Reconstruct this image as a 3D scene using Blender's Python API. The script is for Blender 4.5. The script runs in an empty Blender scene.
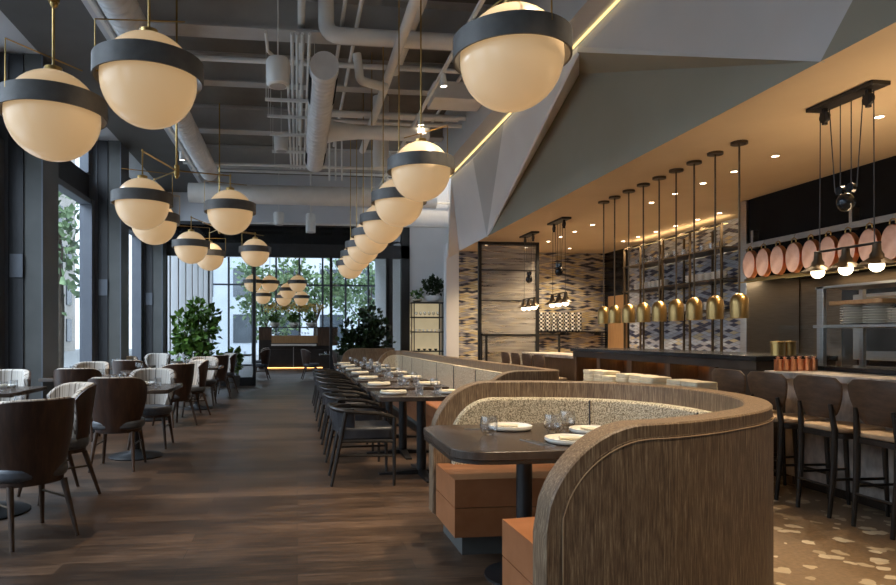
import bpy, bmesh, math, random
from mathutils import Vector, Matrix
random.seed(7)
C = bpy.context.scene.collection
PI = math.pi
R = math.radians

# ------------------------------------------------------------------ camera
cam_data = bpy.data.cameras.new('camera')
cam = bpy.data.objects.new('camera', cam_data)
C.objects.link(cam)
cam.location = (0, 0, 1.28)
cam.rotation_euler = (R(90), 0, -R(7.1))
cam_data.sensor_width = 36.0
cam_data.lens = 650 / 896 * 36.0
cam_data.shift_x = 0.078
cam_data.shift_y = 0.0486
cam_data.clip_start = 0.05
cam_data.clip_end = 300
bpy.context.scene.camera = cam

# ------------------------------------------------------------------ world, daylight, exposure
w = bpy.data.worlds.new('overcast_sky')
bpy.context.scene.world = w
w.use_nodes = True
bg = w.node_tree.nodes['Background']
bg.inputs[0].default_value = (0.74, 0.86, 1.0, 1)
bg.inputs[1].default_value = 1.25
vs = bpy.context.scene.view_settings
vs.view_transform = 'Standard'
vs.look = 'None'
vs.gamma = 1.0
vs.use_curve_mapping = False
vs.exposure = 1.12
try:
    bpy.context.scene.cycles.max_bounces = 8
    bpy.context.scene.cycles.diffuse_bounces = 4
    bpy.context.scene.cycles.transparent_max_bounces = 16
    bpy.context.scene.cycles.sample_clamp_indirect = 6
    bpy.context.scene.cycles.caustics_reflective = False
    bpy.context.scene.cycles.caustics_refractive = False
except Exception:
    pass

def area(name, loc, target, sx, sy, power, col):
    l = bpy.data.lights.new(name, 'AREA')
    l.shape = 'RECTANGLE'; l.size = sx; l.size_y = sy; l.energy = power; l.color = col
    o = bpy.data.objects.new(name, l); C.objects.link(o)
    o.location = loc
    o.rotation_euler = (Vector(target) - Vector(loc)).to_track_quat('-Z', 'Y').to_euler()
    return o

def spot(name, loc, power, col, angle=80, blend=0.6, size=0.04, target=None):
    l = bpy.data.lights.new(name, 'SPOT')
    l.energy = power; l.color = col; l.spot_size = R(angle); l.spot_blend = blend; l.shadow_soft_size = size
    o = bpy.data.objects.new(name, l); C.objects.link(o); o.location = loc
    if target:
        o.rotation_euler = (Vector(target) - Vector(loc)).to_track_quat('-Z', 'Y').to_euler()
    return o

DAY = (0.70, 0.83, 1.0)
WARM = (1.0, 0.76, 0.48)
# sky light falling in through the street windows, from high over the street
for k, yy in enumerate((2.0, 7.0, 12.0)):
    area('street_daylight', (-8.2, yy, 7.6), (-1.0, yy, 0.5), 5.0, 5.0, 400, DAY)
area('far_daylight', (0.5, 31.5, 8.5), (0.0, 20.0, 0.5), 8.0, 5.0, 450, DAY)

# ------------------------------------------------------------------ materials
MAT = {}
def mat(name, col, rough=0.5, metal=0.0, emit=None, es=0.0, spec=0.5, coat=0.0):
    m = bpy.data.materials.new(name); m.use_nodes = True
    b = m.node_tree.nodes['Principled BSDF']
    b.inputs['Base Color'].default_value = (*col, 1)
    b.inputs['Roughness'].default_value = rough
    b.inputs['Metallic'].default_value = metal
    b.inputs['Specular IOR Level'].default_value = spec
    b.inputs['Coat Weight'].default_value = coat
    if emit:
        b.inputs['Emission Color'].default_value = (*emit, 1)
        b.inputs['Emission Strength'].default_value = es
    MAT[name] = m
    return m

def nodes(m):
    nt = m.node_tree
    return nt, nt.nodes, nt.links, nt.nodes['Principled BSDF']

def coords(m, scale=(1, 1, 1), rot=(0, 0, 0), src='Object'):
    nt, N, L, b = nodes(m)
    tc = N.new('ShaderNodeTexCoord'); mp = N.new('ShaderNodeMapping')
    mp.inputs['Scale'].default_value = scale
    mp.inputs['Rotation'].default_value = rot
    L.new(tc.outputs[src], mp.inputs[0])
    return mp.outputs[0]

def ramp(m, fac, stops, interp='LINEAR'):
    nt, N, L, b = nodes(m)
    r = N.new('ShaderNodeValToRGB'); r.color_ramp.interpolation = interp
    e = r.color_ramp.elements
    while len(e) > 1: e.remove(e[0])
    e[0].position = stops[0][0]; e[0].color = (*stops[0][1], 1)
    for p, c in stops[1:]:
        q = e.new(p); q.color = (*c, 1)
    L.new(fac, r.inputs[0])
    return r.outputs[0]

def noise(m, vec, scale=5, detail=3, rough=0.5):
    nt, N, L, b = nodes(m)
    n = N.new('ShaderNodeTexNoise'); n.inputs['Scale'].default_value = scale
    n.inputs['Detail'].default_value = detail; n.inputs['Roughness'].default_value = rough
    L.new(vec, n.inputs['Vector'])
    return n.outputs['Fac']

def bump(m, h, strength=0.2, dist=0.01):
    nt, N, L, b = nodes(m)
    bp = N.new('ShaderNodeBump'); bp.inputs['Strength'].default_value = strength
    bp.inputs['Distance'].default_value = dist
    L.new(h, bp.inputs['Height']); L.new(bp.outputs[0], b.inputs['Normal'])

def noisy(name, c1, c2, scale=(1, 1, 1), ns=5, rough=0.5, metal=0.0, detail=4, lo=0.3, hi=0.7, bmp=0.0, coat=0.0, spec=0.5):
    m = mat(name, c1, rough, metal, coat=coat, spec=spec)
    nt, N, L, b = nodes(m)
    f = noise(m, coords(m, scale), ns, detail)
    L.new(ramp(m, f, [(lo, c1), (hi, c2)]), b.inputs['Base Color'])
    if bmp: bump(m, f, bmp)
    return m

def mathn(m, op, a, b_=None):
    nt, N, L, b = nodes(m)
    n = N.new('ShaderNodeMath'); n.operation = op
    for i, v in enumerate((a, b_)):
        if v is None: continue
        if isinstance(v, (int, float)): n.inputs[i].default_value = v
        else: L.new(v, n.inputs[i])
    return n.outputs[0]

# --- planked floor, boards running across the room
m = mat('floor_boards', (0.09, 0.055, 0.035), 0.38, spec=0.45)
nt, N, L, b = nodes(m)
v = coords(m)
br = N.new('ShaderNodeTexBrick')
br.inputs['Scale'].default_value = 1.0
br.inputs['Brick Width'].default_value = 1.3
br.inputs['Row Height'].default_value = 0.16
br.inputs['Mortar Size'].default_value = 0.002
br.inputs['Mortar Smooth'].default_value = 0.3
br.inputs['Color1'].default_value = (0.0, 0.0, 0.0, 1)
br.inputs['Color2'].default_value = (1, 1, 1, 1)
br.inputs['Mortar'].default_value = (0.2, 0.2, 0.2, 1)
L.new(v, br.inputs['Vector'])
g = noise(m, coords(m, (1.0, 17, 1)), 3.0, 10, 0.78)
g2 = noise(m, coords(m, (0.7, 1.6, 1)), 1.1, 3)
s1 = mathn(m, 'MULTIPLY', br.outputs['Color'], 0.09)
s2 = mathn(m, 'MULTIPLY', g, 0.75)
s3 = mathn(m, 'MULTIPLY', g2, 0.25)
tot = mathn(m, 'ADD', mathn(m, 'ADD', s1, s2), s3)
colr = ramp(m, tot, [(0.43, (0.012, 0.007, 0.005)), (0.52, (0.045, 0.026, 0.015)), (0.59, (0.095, 0.055, 0.032)), (0.70, (0.20, 0.125, 0.08))])
mx = N.new('ShaderNodeMix'); mx.data_type = 'RGBA'
L.new(br.outputs['Fac'], mx.inputs['Factor']); L.new(colr, mx.inputs[6]); mx.inputs[7].default_value = (0.012, 0.009, 0.007, 1)
L.new(mx.outputs[2], b.inputs['Base Color'])
L.new(ramp(m, g, [(0.2, (0.26, 0.26, 0.26)), (0.8, (0.50, 0.50, 0.50))]), b.inputs['Roughness'])
bump(m, g, 0.12, 0.004)

# --- bar floor, tan terrazzo with pale chips
m = mat('terrazzo', (0.30, 0.2, 0.12), 0.35)
nt, N, L, b = nodes(m)
vo = N.new('ShaderNodeTexVoronoi'); vo.feature = 'F1'; vo.inputs['Scale'].default_value = 8.5
nz = N.new('ShaderNodeTexNoise'); nz.inputs['Scale'].default_value = 9
cv = coords(m)
L.new(cv, nz.inputs['Vector'])
va = N.new('ShaderNodeVectorMath'); va.operation = 'MULTIPLY_ADD'
L.new(nz.outputs['Color'], va.inputs[0]); va.inputs[1].default_value = (0.12, 0.12, 0.0); L.new(cv, va.inputs[2])
L.new(va.outputs[0], vo.inputs['Vector'])
chip = mathn(m, 'LESS_THAN', vo.outputs['Distance'], 0.36)
sep = N.new('ShaderNodeSeparateColor'); L.new(vo.outputs['Color'], sep.inputs[0])
chip2 = mathn(m, 'MULTIPLY', chip, mathn(m, 'GREATER_THAN', sep.outputs[0], 0.3))
base = ramp(m, noise(m, cv, 40, 3), [(0.3, (0.19, 0.125, 0.07)), (0.7, (0.27, 0.18, 0.105))])
chc = ramp(m, sep.outputs[1], [(0.0, (0.42, 0.32, 0.2)), (1.0, (0.72, 0.62, 0.46))])
mx = N.new('ShaderNodeMix'); mx.data_type = 'RGBA'
L.new(chip2, mx.inputs['Factor']); L.new(base, mx.inputs[6]); L.new(chc, mx.inputs[7])
L.new(mx.outputs[2], b.inputs['Base Color'])

# --- lozenge wall tiles
def tile_mat(name, a, bz, axis, stops):
    m = mat(name, (0.4, 0.4, 0.4), 0.28)
    nt, N, L, b = nodes(m)
    tc = N.new('ShaderNodeTexCoord'); sp = N.new('ShaderNodeSeparateXYZ'); L.new(tc.outputs['Object'], sp.inputs[0])
    u = mathn(m, 'DIVIDE', sp.outputs[axis], a); vv = mathn(m, 'DIVIDE', sp.outputs['Z'], bz)
    p = mathn(m, 'ADD', u, vv); q = mathn(m, 'SUBTRACT', u, vv)
    fp, fq = mathn(m, 'FLOOR', p), mathn(m, 'FLOOR', q)
    cb = N.new('ShaderNodeCombineXYZ'); L.new(fp, cb.inputs[0]); L.new(fq, cb.inputs[1])
    wn = N.new('ShaderNodeTexWhiteNoise'); wn.noise_dimensions = '2D'; L.new(cb.outputs[0], wn.inputs['Vector'])
    col = ramp(m, wn.outputs['Value'], stops, 'CONSTANT')
    gp, gq = mathn(m, 'FRACT', p), mathn(m, 'FRACT', q)
    e = mathn(m, 'MINIMUM', mathn(m, 'MINIMUM', gp, mathn(m, 'SUBTRACT', 1.0, gp)), mathn(m, 'MINIMUM', gq, mathn(m, 'SUBTRACT', 1.0, gq)))
    gr = mathn(m, 'LESS_THAN', e, 0.045)
    mx = N.new('ShaderNodeMix'); mx.data_type = 'RGBA'
    L.new(gr, mx.inputs['Factor']); L.new(col, mx.inputs[6]); mx.inputs[7].default_value = (0.22, 0.2, 0.18, 1)
    L.new(mx.outputs[2], b.inputs['Base Color'])
    return m
tile_mat('tile_tan', 0.23, 0.052, 'X', [(0.0, (0.03, 0.035, 0.06)), (0.20, (0.52, 0.42, 0.24)), (0.44, (0.62, 0.54, 0.38)), (0.62, (0.36, 0.35, 0.36)), (0.78, (0.26, 0.25, 0.29)), (0.9, (0.60, 0.55, 0.45))])
tile_mat('tile_blue', 0.25, 0.062, 'Y', [(0.0, (0.025, 0.032, 0.075)), (0.24, (0.34, 0.38, 0.47)), (0.48, (0.50, 0.53, 0.58)), (0.70, (0.55, 0.46, 0.29)), (0.80, (0.40, 0.40, 0.44))])

# --- woods
def wood(name, c1, c2, c3, scale, rough=0.45, ns=3.0, coat=0.0):
    m = mat(name, c1, rough, coat=coat)
    nt, N, L, b = nodes(m)
    f = noise(m, coords(m, scale), ns, 8, 0.7)
    L.new(ramp(m, f, [(0.3, c1), (0.5, c2), (0.7, c3)]), b.inputs['Base Color'])
    bump(m, f, 0.15, 0.003)
    return m
wood('limed_oak', (0.055, 0.034, 0.019), (0.17, 0.108, 0.062), (0.40, 0.30, 0.185), (55, 55, 3.2), 0.5, 3.0)
wood('walnut_shell', (0.018, 0.009, 0.006), (0.042, 0.019, 0.011), (0.075, 0.036, 0.02), (9, 9, 1.2), 0.38, 3)
wood('leg_wood', (0.03, 0.016, 0.009), (0.055, 0.03, 0.017), (0.09, 0.05, 0.03), (14, 14, 2), 0.4)
wood('ebony_wood', (0.008, 0.006, 0.005), (0.016, 0.012, 0.009), (0.03, 0.022, 0.016), (14, 14, 2), 0.38)
wood('table_wood', (0.040, 0.028, 0.020), (0.062, 0.044, 0.033), (0.095, 0.072, 0.056), (2, 26, 2), 0.27, 3)
wood('table_edge', (0.020, 0.014, 0.010), (0.030, 0.021, 0.015), (0.05, 0.035, 0.026), (2, 26, 2), 0.3, 3)
wood('door_wood', (0.28, 0.15, 0.06), (0.36, 0.2, 0.09), (0.42, 0.26, 0.12), (10, 10, 1), 0.4)
wood('stool_back_wood', (0.045, 0.023, 0.011), (0.075, 0.039, 0.019), (0.11, 0.06, 0.03), (3, 3, 12), 0.6)
wood('panel_brown', (0.045, 0.022, 0.011), (0.08, 0.042, 0.022), (0.12, 0.07, 0.04), (8, 8, 1), 0.45)

# --- fabrics
m = mat('striped_fabric', (0.5, 0.46, 0.42), 0.9, spec=0.2)
nt, N, L, b = nodes(m)
tc = N.new('ShaderNodeTexCoord'); sp = N.new('ShaderNodeSeparateXYZ'); L.new(tc.outputs['Object'], sp.inputs[0])
an = mathn(m, 'ARCTAN2', sp.outputs['X'], mathn(m, 'SUBTRACT', 0.12, sp.outputs['Y']))
st = N.new('ShaderNodeTexNoise'); st.noise_dimensions = '1D'; st.inputs['Scale'].default_value = 1.0; st.inputs['Detail'].default_value = 2
L.new(mathn(m, 'MULTIPLY', an, 17.0), st.inputs['W'])
L.new(ramp(m, st.outputs['Fac'], [(0.36, (0.13, 0.105, 0.09)), (0.45, (0.46, 0.41, 0.35)), (0.62, (0.60, 0.56, 0.51)), (0.7, (0.25, 0.21, 0.19))]), b.inputs['Base Color'])
noisy('grey_leather', (0.055, 0.062, 0.075), (0.10, 0.11, 0.125), ns=12, rough=0.42)
noisy('black_leather', (0.020, 0.020, 0.023), (0.045, 0.045, 0.05), ns=10, rough=0.4)
noisy('cognac_leather', (0.29, 0.110, 0.040), (0.36, 0.145, 0.06), ns=9, rough=0.42, bmp=0.05)
noisy('seat_tan', (0.40, 0.27, 0.15), (0.48, 0.33, 0.2), ns=10, rough=0.6)
noisy('boucle', (0.22, 0.18, 0.12), (0.66, 0.58, 0.42), ns=120, rough=0.95, detail=2, lo=0.38, hi=0.60, bmp=0.5, spec=0.1)
noisy('linen', (0.62, 0.53, 0.38), (0.70, 0.62, 0.46), ns=20, rough=0.9)
# --- stone, plaster, paint
m = noisy('marble', (0.22, 0.20, 0.18), (0.52, 0.47, 0.42), (2, 2, 1.2), 4, 0.3, detail=9, lo=0.36, hi=0.6)
noisy('deck_paint', (0.175, 0.155, 0.13), (0.21, 0.19, 0.165), ns=3, rough=0.85)
noisy('steel_paint', (0.44, 0.42, 0.40), (0.50, 0.48, 0.455), ns=4, rough=0.7)
noisy('pipe_paint', (0.72, 0.71, 0.68), (0.80, 0.79, 0.76), ns=5, rough=0.55)
noisy('bulkhead_dark', (0.13, 0.125, 0.12), (0.15, 0.145, 0.14), ns=2, rough=0.8)
noisy('bulkhead_light', (0.60, 0.61, 0.64), (0.64, 0.65, 0.68), ns=2, rough=0.8)
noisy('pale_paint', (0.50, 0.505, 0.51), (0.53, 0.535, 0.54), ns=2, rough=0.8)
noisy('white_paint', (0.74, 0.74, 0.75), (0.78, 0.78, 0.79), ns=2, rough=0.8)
noisy('olive_shade', (0.265, 0.25, 0.195), (0.28, 0.265, 0.21), ns=2, rough=0.8)  # darker copy of the drywall paint, shading put into the colour
noisy('tan_ceiling', (0.62, 0.49, 0.34), (0.66, 0.53, 0.37), ns=2, rough=0.85)
noisy('window_metal', (0.085, 0.095, 0.115), (0.105, 0.115, 0.135), ns=3, rough=0.5)
noisy('column_dark', (0.012, 0.012, 0.014), (0.018, 0.018, 0.021), ns=3, rough=0.55)
noisy('fin_grey', (0.065, 0.066, 0.062), (0.085, 0.086, 0.08), ns=3, rough=0.6)
noisy('black_metal', (0.009, 0.009, 0.010), (0.016, 0.016, 0.017), ns=8, rough=0.42)
noisy('hood_black', (0.005, 0.005, 0.006), (0.009, 0.009, 0.010), ns=3, rough=0.8, spec=0.15)
noisy('band_metal', (0.105, 0.102, 0.098), (0.14, 0.135, 0.13), (1, 1, 1), 14, 0.5, metal=0.25)
noisy('brass', (0.38, 0.25, 0.09), (0.50, 0.34, 0.13), ns=6, rough=0.3, metal=1.0)
noisy('bell_brass', (0.34, 0.22, 0.085), (0.46, 0.31, 0.13), (1, 1, 0.4), 20, 0.33, metal=1.0)
noisy('bronze', (0.07, 0.05, 0.032), (0.11, 0.08, 0.05), ns=8, rough=0.4, metal=0.7)
noisy('copper', (0.60, 0.27, 0.15), (0.74, 0.38, 0.23), ns=12, rough=0.3, metal=1.0)
noisy('pan_bottom', (0.40, 0.25, 0.21), (0.55, 0.38, 0.34), ns=9, rough=0.45, metal=0.35)
noisy('stainless', (0.42, 0.42, 0.42), (0.52, 0.52, 0.52), (1, 1, 18), 6, 0.3, metal=1.0)
noisy('bronzed_steel', (0.16, 0.125, 0.09), (0.22, 0.175, 0.13), (1, 1, 14), 5, 0.32, metal=0.9)
noisy('duct_metal', (0.66, 0.66, 0.67), (0.78, 0.78, 0.79), ns=6, rough=0.4, metal=0.15)
noisy('ceramic', (0.74, 0.70, 0.62), (0.80, 0.76, 0.68), ns=3, rough=0.25)
noisy('console_dark', (0.016, 0.012, 0.010), (0.03, 0.023, 0.019), ns=4, rough=0.4)
noisy('steel_dark', (0.02, 0.022, 0.026), (0.04, 0.043, 0.05), ns=4, rough=0.2, metal=0.6)
noisy('soil', (0.02, 0.013, 0.008), (0.04, 0.028, 0.02), ns=20, rough=0.95)
noisy('bark', (0.05, 0.035, 0.022), (0.10, 0.075, 0.05), ns=12, rough=0.9)
def leafm(name, c1, c2):
    return noisy(name, c1, c2, ns=6, rough=0.5, lo=0.35, hi=0.65)
leafm('leaf_green', (0.03, 0.085, 0.012), (0.13, 0.24, 0.03))
leafm('leaf_dark', (0.008, 0.020, 0.006), (0.03, 0.055, 0.014))
leafm('leaf_street', (0.08, 0.14, 0.06), (0.24, 0.34, 0.16))
leafm('blossom_yellow', (0.55, 0.38, 0.07), (0.80, 0.62, 0.2))
noisy('street_paving', (0.36, 0.37, 0.37), (0.46, 0.47, 0.47), ns=2, rough=0.9)

# metal mesh curtain in the divider: horizontal weave, half see-through
m = noisy('woven_mesh', (0.30, 0.28, 0.26), (0.50, 0.48, 0.45), (0.5, 0.5, 9), 3, 0.5, metal=0.2, lo=0.35, hi=0.65)
m.node_tree.nodes['Principled BSDF'].inputs['Alpha'].default_value = 0.5
# striped cup glaze
m = mat('checked_glaze', (0.8, 0.8, 0.76), 0.3)
nt, N, L, b = nodes(m)
tc = N.new('ShaderNodeTexCoord'); sp = N.new('ShaderNodeSeparateXYZ'); L.new(tc.outputs['Object'], sp.inputs[0])
an = mathn(m, 'ARCTAN2', sp.outputs['X'], sp.outputs['Y'])
u = mathn(m, 'MULTIPLY', mathn(m, 'ADD', an, 10.0), 1.2732); z = mathn(m, 'MULTIPLY', sp.outputs['Z'], 25.0)
pp = mathn(m, 'MODULO', mathn(m, 'ADD', mathn(m, 'FLOOR', u), mathn(m, 'FLOOR', z)), 2.0)
L.new(ramp(m, mathn(m, 'ABSOLUTE', pp), [(0.0, (0.82, 0.80, 0.75)), (0.5, (0.03, 0.03, 0.035))], 'CONSTANT'), b.inputs['Base Color'])

# opal globe glass, lit from inside
m = mat('opal_glass', (0.85, 0.66, 0.45), 0.22, emit=(1.0, 0.63, 0.29), es=0.152)
# lamps and LEDs
mat('bulb_glow', (1, 0.9, 0.75), 0.4, emit=(1.0, 0.82, 0.56), es=4.0)
mat('downlight_glow', (1, 0.9, 0.75), 0.4, emit=(1.0, 0.84, 0.6), es=8.0)
mat('led_glow', (1, 0.85, 0.5), 0.4, emit=(1.0, 0.70, 0.26), es=0.8)
mat('led_amber', (1, 0.7, 0.4), 0.4, emit=(1.0, 0.45, 0.12), es=3.0)
m = noisy('backlit_panel', (0.60, 0.50, 0.30), (0.66, 0.56, 0.36), ns=4, rough=0.6)
m.node_tree.nodes['Principled BSDF'].inputs['Emission Color'].default_value = (1.0, 0.80, 0.48, 1)
m.node_tree.nodes['Principled BSDF'].inputs['Emission Strength'].default_value = 0.16
# clear glass: mostly lets light straight through, a little gloss
def glass(name, tint, gloss):
    m = bpy.data.materials.new(name); m.use_nodes = True
    nt = m.node_tree; nt.nodes.clear()
    o = nt.nodes.new('ShaderNodeOutputMaterial'); t = nt.nodes.new('ShaderNodeBsdfTransparent'); g = nt.nodes.new('ShaderNodeBsdfGlossy')
    mx = nt.nodes.new('ShaderNodeMixShader'); lw = nt.nodes.new('ShaderNodeLayerWeight'); pw = nt.nodes.new('ShaderNodeMath'); pw.operation = 'POWER'; pw.inputs[1].default_value = 4.0; f = nt.nodes.new('ShaderNodeMath'); f.operation = 'MULTIPLY_ADD'; f.inputs[1].default_value = 0.9; f.inputs[2].default_value = 0.035; nt.links.new(lw.outputs['Facing'], pw.inputs[0]); nt.links.new(pw.outputs[0], f.inputs[0])
    mu = nt.nodes.new('ShaderNodeMath'); mu.operation = 'MULTIPLY'; mu.inputs[1].default_value = gloss
    t.inputs['Color'].default_value = (*tint, 1); g.inputs['Roughness'].default_value = 0.03
    nt.links.new(f.outputs[0], mu.inputs[0]); nt.links.new(mu.outputs[0], mx.inputs[0])
    nt.links.new(t.outputs[0], mx.inputs[1]); nt.links.new(g.outputs[0], mx.inputs[2]); nt.links.new(mx.outputs[0], o.inputs[0])
    MAT[name] = m
glass('pane_glass', (0.95, 0.97, 0.98), 0.6)
glass('smoked_glass', (0.16, 0.17, 0.19), 1.6)
glass('cup_glass', (0.96, 0.965, 0.97), 3.0)
# ------------------------------------------------------------------ mesh helper
class MB:
    def __init__(s):
        s.v = []; s.f = []
    def add(s, vs, fs, M=None):
        n = len(s.v)
        s.v += [tuple(M @ Vector(p)) if M is not None else tuple(p) for p in vs]
        s.f += [tuple(n + i for i in f) for f in fs]
        return s
    def box(s, x0, x1, y0, y1, z0, z1, M=None):
        return s.add([(x0, y0, z0), (x1, y0, z0), (x1, y1, z0), (x0, y1, z0), (x0, y0, z1), (x1, y0, z1), (x1, y1, z1), (x0, y1, z1)],
                     [(0, 3, 2, 1), (4, 5, 6, 7), (0, 1, 5, 4), (1, 2, 6, 5), (2, 3, 7, 6), (3, 0, 4, 7)], M)
    def lathe(s, prof, n=24, c=(0, 0, 0), M=None, cap0=True, cap1=True):
        vs = []; fs = []
        for r, z in prof:
            for k in range(n):
                a = 2 * PI * k / n
                vs.append((c[0] + r * math.cos(a), c[1] + r * math.sin(a), c[2] + z))
        for i in range(len(prof) - 1):
            for k in range(n):
                k2 = (k + 1) % n
                fs.append((i * n + k, i * n + k2, (i + 1) * n + k2, (i + 1) * n + k))
        if cap0: fs.append(tuple(reversed(range(n))))
        if cap1: fs.append(tuple((len(prof) - 1) * n + k for k in range(n)))
        return s.add(vs, fs, M)
    def cyl(s, p0, p1, r0, r1=None, n=12, cap=True):
        r1 = r0 if r1 is None else r1
        p0 = Vector(p0); p1 = Vector(p1); d = p1 - p0
        M = Matrix.Translation(p0) @ d.to_track_quat('Z', 'Y').to_matrix().to_4x4()
        return s.lathe([(r0, 0), (r1, d.length)], n, M=M, cap0=cap, cap1=cap)
    def tube(s, pts, r, n=8, cap=True):
        pts = [Vector(p) for p in pts]; rs = r if isinstance(r, (list, tuple)) else [r] * len(pts)
        vs = []; fs = []; prev = None
        for i, p in enumerate(pts):
            t = (pts[min(i + 1, len(pts) - 1)] - pts[max(i - 1, 0)]).normalized()
            if prev is None:
                up = Vector((0, 0, 1)) if abs(t.z) < 0.9 else Vector((1, 0, 0))
                u = t.cross(up).normalized()
            else:
                u = (prev - t * prev.dot(t)).normalized()
            prev = u; w_ = t.cross(u)
            for k in range(n):
                a = 2 * PI * k / n
                vs.append(tuple(p + (u * math.cos(a) + w_ * math.sin(a)) * rs[i]))
        for i in range(len(pts) - 1):
            for k in range(n):
                k2 = (k + 1) % n
                fs.append((i * n + k, i * n + k2, (i + 1) * n + k2, (i + 1) * n + k))
        if cap:
            fs.append(tuple(reversed(range(n)))); fs.append(tuple((len(pts) - 1) * n + k for k in range(n)))
        return s.add(vs, fs)
    def sphere(s, c, r, n=24, m=16, sz=1.0):
        prof = [(max(1e-4, r * math.sin(PI * i / m)), -r * sz * math.cos(PI * i / m)) for i in range(m + 1)]
        return s.lathe(prof, n, c)
    def prism(s, poly, z0, z1, M=None):
        n = len(poly)
        vs = [(x, y, z0) for x, y in poly] + [(x, y, z1) for x, y in poly]
        fs = [tuple(reversed(range(n))), tuple(range(n, 2 * n))] + [(i, (i + 1) % n, n + (i + 1) % n, n + i) for i in range(n)]
        return s.add(vs, fs, M)
    def grid(s, rows, closed=False):
        """rows of points -> surface"""
        n = len(rows[0]); vs = [p for r in rows for p in r]; fs = []
        for i in range(len(rows) - 1):
            for k in range(n if closed else n - 1):
                k2 = (k + 1) % n
                fs.append((i * n + k, i * n + k2, (i + 1) * n + k2, (i + 1) * n + k))
        return s.add(vs, fs)
    def shell(s, outer, inner):
        """closed solid between two grids of the same shape"""
        rows = len(outer); n = len(outer[0])
        vs = [p for r in outer for p in r] + [p for r in inner for p in r]; o = rows * n; fs = []
        for i in range(rows - 1):
            for k in range(n - 1):
                a, b_, c_, d = i * n + k, i * n + k + 1, (i + 1) * n + k + 1, (i + 1) * n + k
                fs.append((a, b_, c_, d)); fs.append((o + d, o + c_, o + b_, o + a))
        for i in range(rows - 1):
            a, d = i * n, (i + 1) * n; fs.append((a, d, o + d, o + a))
            a, d = i * n + n - 1, (i + 1) * n + n - 1; fs.append((d, a, o + a, o + d))
        for k in range(n - 1):
            fs.append((k + 1, k, o + k, o + k + 1))
            a = (rows - 1) * n + k; fs.append((a, a + 1, o + a + 1, o + a))
        return s.add(vs, fs)
    def build(s, name, m, parent=None, bevel=0, seg=2, smooth=True, ang=38):
        me = bpy.data.meshes.new(name); me.from_pydata(s.v, [], s.f); me.update()
        bm = bmesh.new(); bm.from_mesh(me); bmesh.ops.recalc_face_normals(bm, faces=bm.faces); bm.to_mesh(me); bm.free()
        if smooth:
            me.shade_smooth(); me.set_sharp_from_angle(angle=R(ang))
        o = bpy.data.objects.new(name, me); C.objects.link(o)
        me.materials.append(MAT[m])
        if bevel:
            b = o.modifiers.new('bevel', 'BEVEL'); b.width = bevel; b.segments = seg; b.limit_method = 'ANGLE'; b.angle_limit = R(40)
            b.harden_normals = False
        if parent: o.parent = parent
        return o

def tag(o, label=None, cat=None, group=None, kind=None):
    if label: o['label'] = label
    if cat: o['category'] = cat
    if group: o['group'] = group
    if kind: o['kind'] = kind
    return o
def thing(name, label, cat, loc=(0, 0, 0), rz=0, group=None):
    o = bpy.data.objects.new(name, None); C.objects.link(o)
    o.empty_display_size = 0.1
    o.location = loc; o.rotation_euler = (0, 0, rz)
    return tag(o, label, cat, group)
def struct(o): return tag(o, kind='structure')
def dup(root, loc, rz=None, label=None, group=None):
    r = root.copy(); C.objects.link(r); r.location = loc
    if rz is not None: r.rotation_euler = (0, 0, rz)
    if label: r['label'] = label
    if group: r['group'] = group
    for ch in list(root.children):
        c = ch.copy(); C.objects.link(c); c.parent = r
        for g_ in list(ch.children):
            d = g_.copy(); C.objects.link(d); d.parent = c
    return r
ORD = ['first', 'second', 'third', 'fourth', 'fifth', 'sixth', 'seventh', 'eighth', 'ninth', 'tenth', 'eleventh', 'twelfth', 'thirteenth', 'fourteenth', 'fifteenth', 'sixteenth', 'seventeenth', 'eighteenth', 'nineteenth', 'twentieth']
def one(name, mb, m, label, cat, group=None, loc=None, **k):
    """a thing that is a single mesh"""
    o = mb.build(name, m, **k)
    if loc: o.location = loc
    return tag(o, label, cat, group)
def rrect(x0, x1, y0, y1, r, n=6):
    pts = []
    for cx, cy, a0 in ((x1 - r, y0 + r, -90), (x1 - r, y1 - r, 0), (x0 + r, y1 - r, 90), (x0 + r, y0 + r, 180)):
        for k in range(n + 1):
            a = R(a0 + 90 * k / n); pts.append((cx + r * math.cos(a), cy + r * math.sin(a)))
    return pts

# ================================================================== THE SETTING
HC = 3.13      # bar ceiling
DECK = 5.45    # underside of the deck
XG = -3.9      # street glazing
YP = 17.0      # glazed partition
struct(MB().box(XG - 0.3, 2.45, -2.2, 29.0, -0.1, 0.0).build('floor', 'floor_boards', smooth=False))
struct(MB().box(2.45, 7.6, -2.2, 29.0, -0.1, 0.0).build('floor', 'terrazzo', smooth=False))
# deck
struct(MB().box(XG - 0.3, 3.6, -2.2, YP + 0.2, DECK, DECK + 0.15).build('ceiling', 'deck_paint', smooth=False))
struct(MB().box(3.5, 7.6, -2.2, 13.9, HC, HC + 0.15).build('ceiling', 'tan_ceiling', smooth=False))
# room behind the camera closed off
struct(MB().box(XG - 0.3, 7.6, -2.35, -2.2, 0, DECK).build('wall_rear', 'white_paint', smooth=False))

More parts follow.
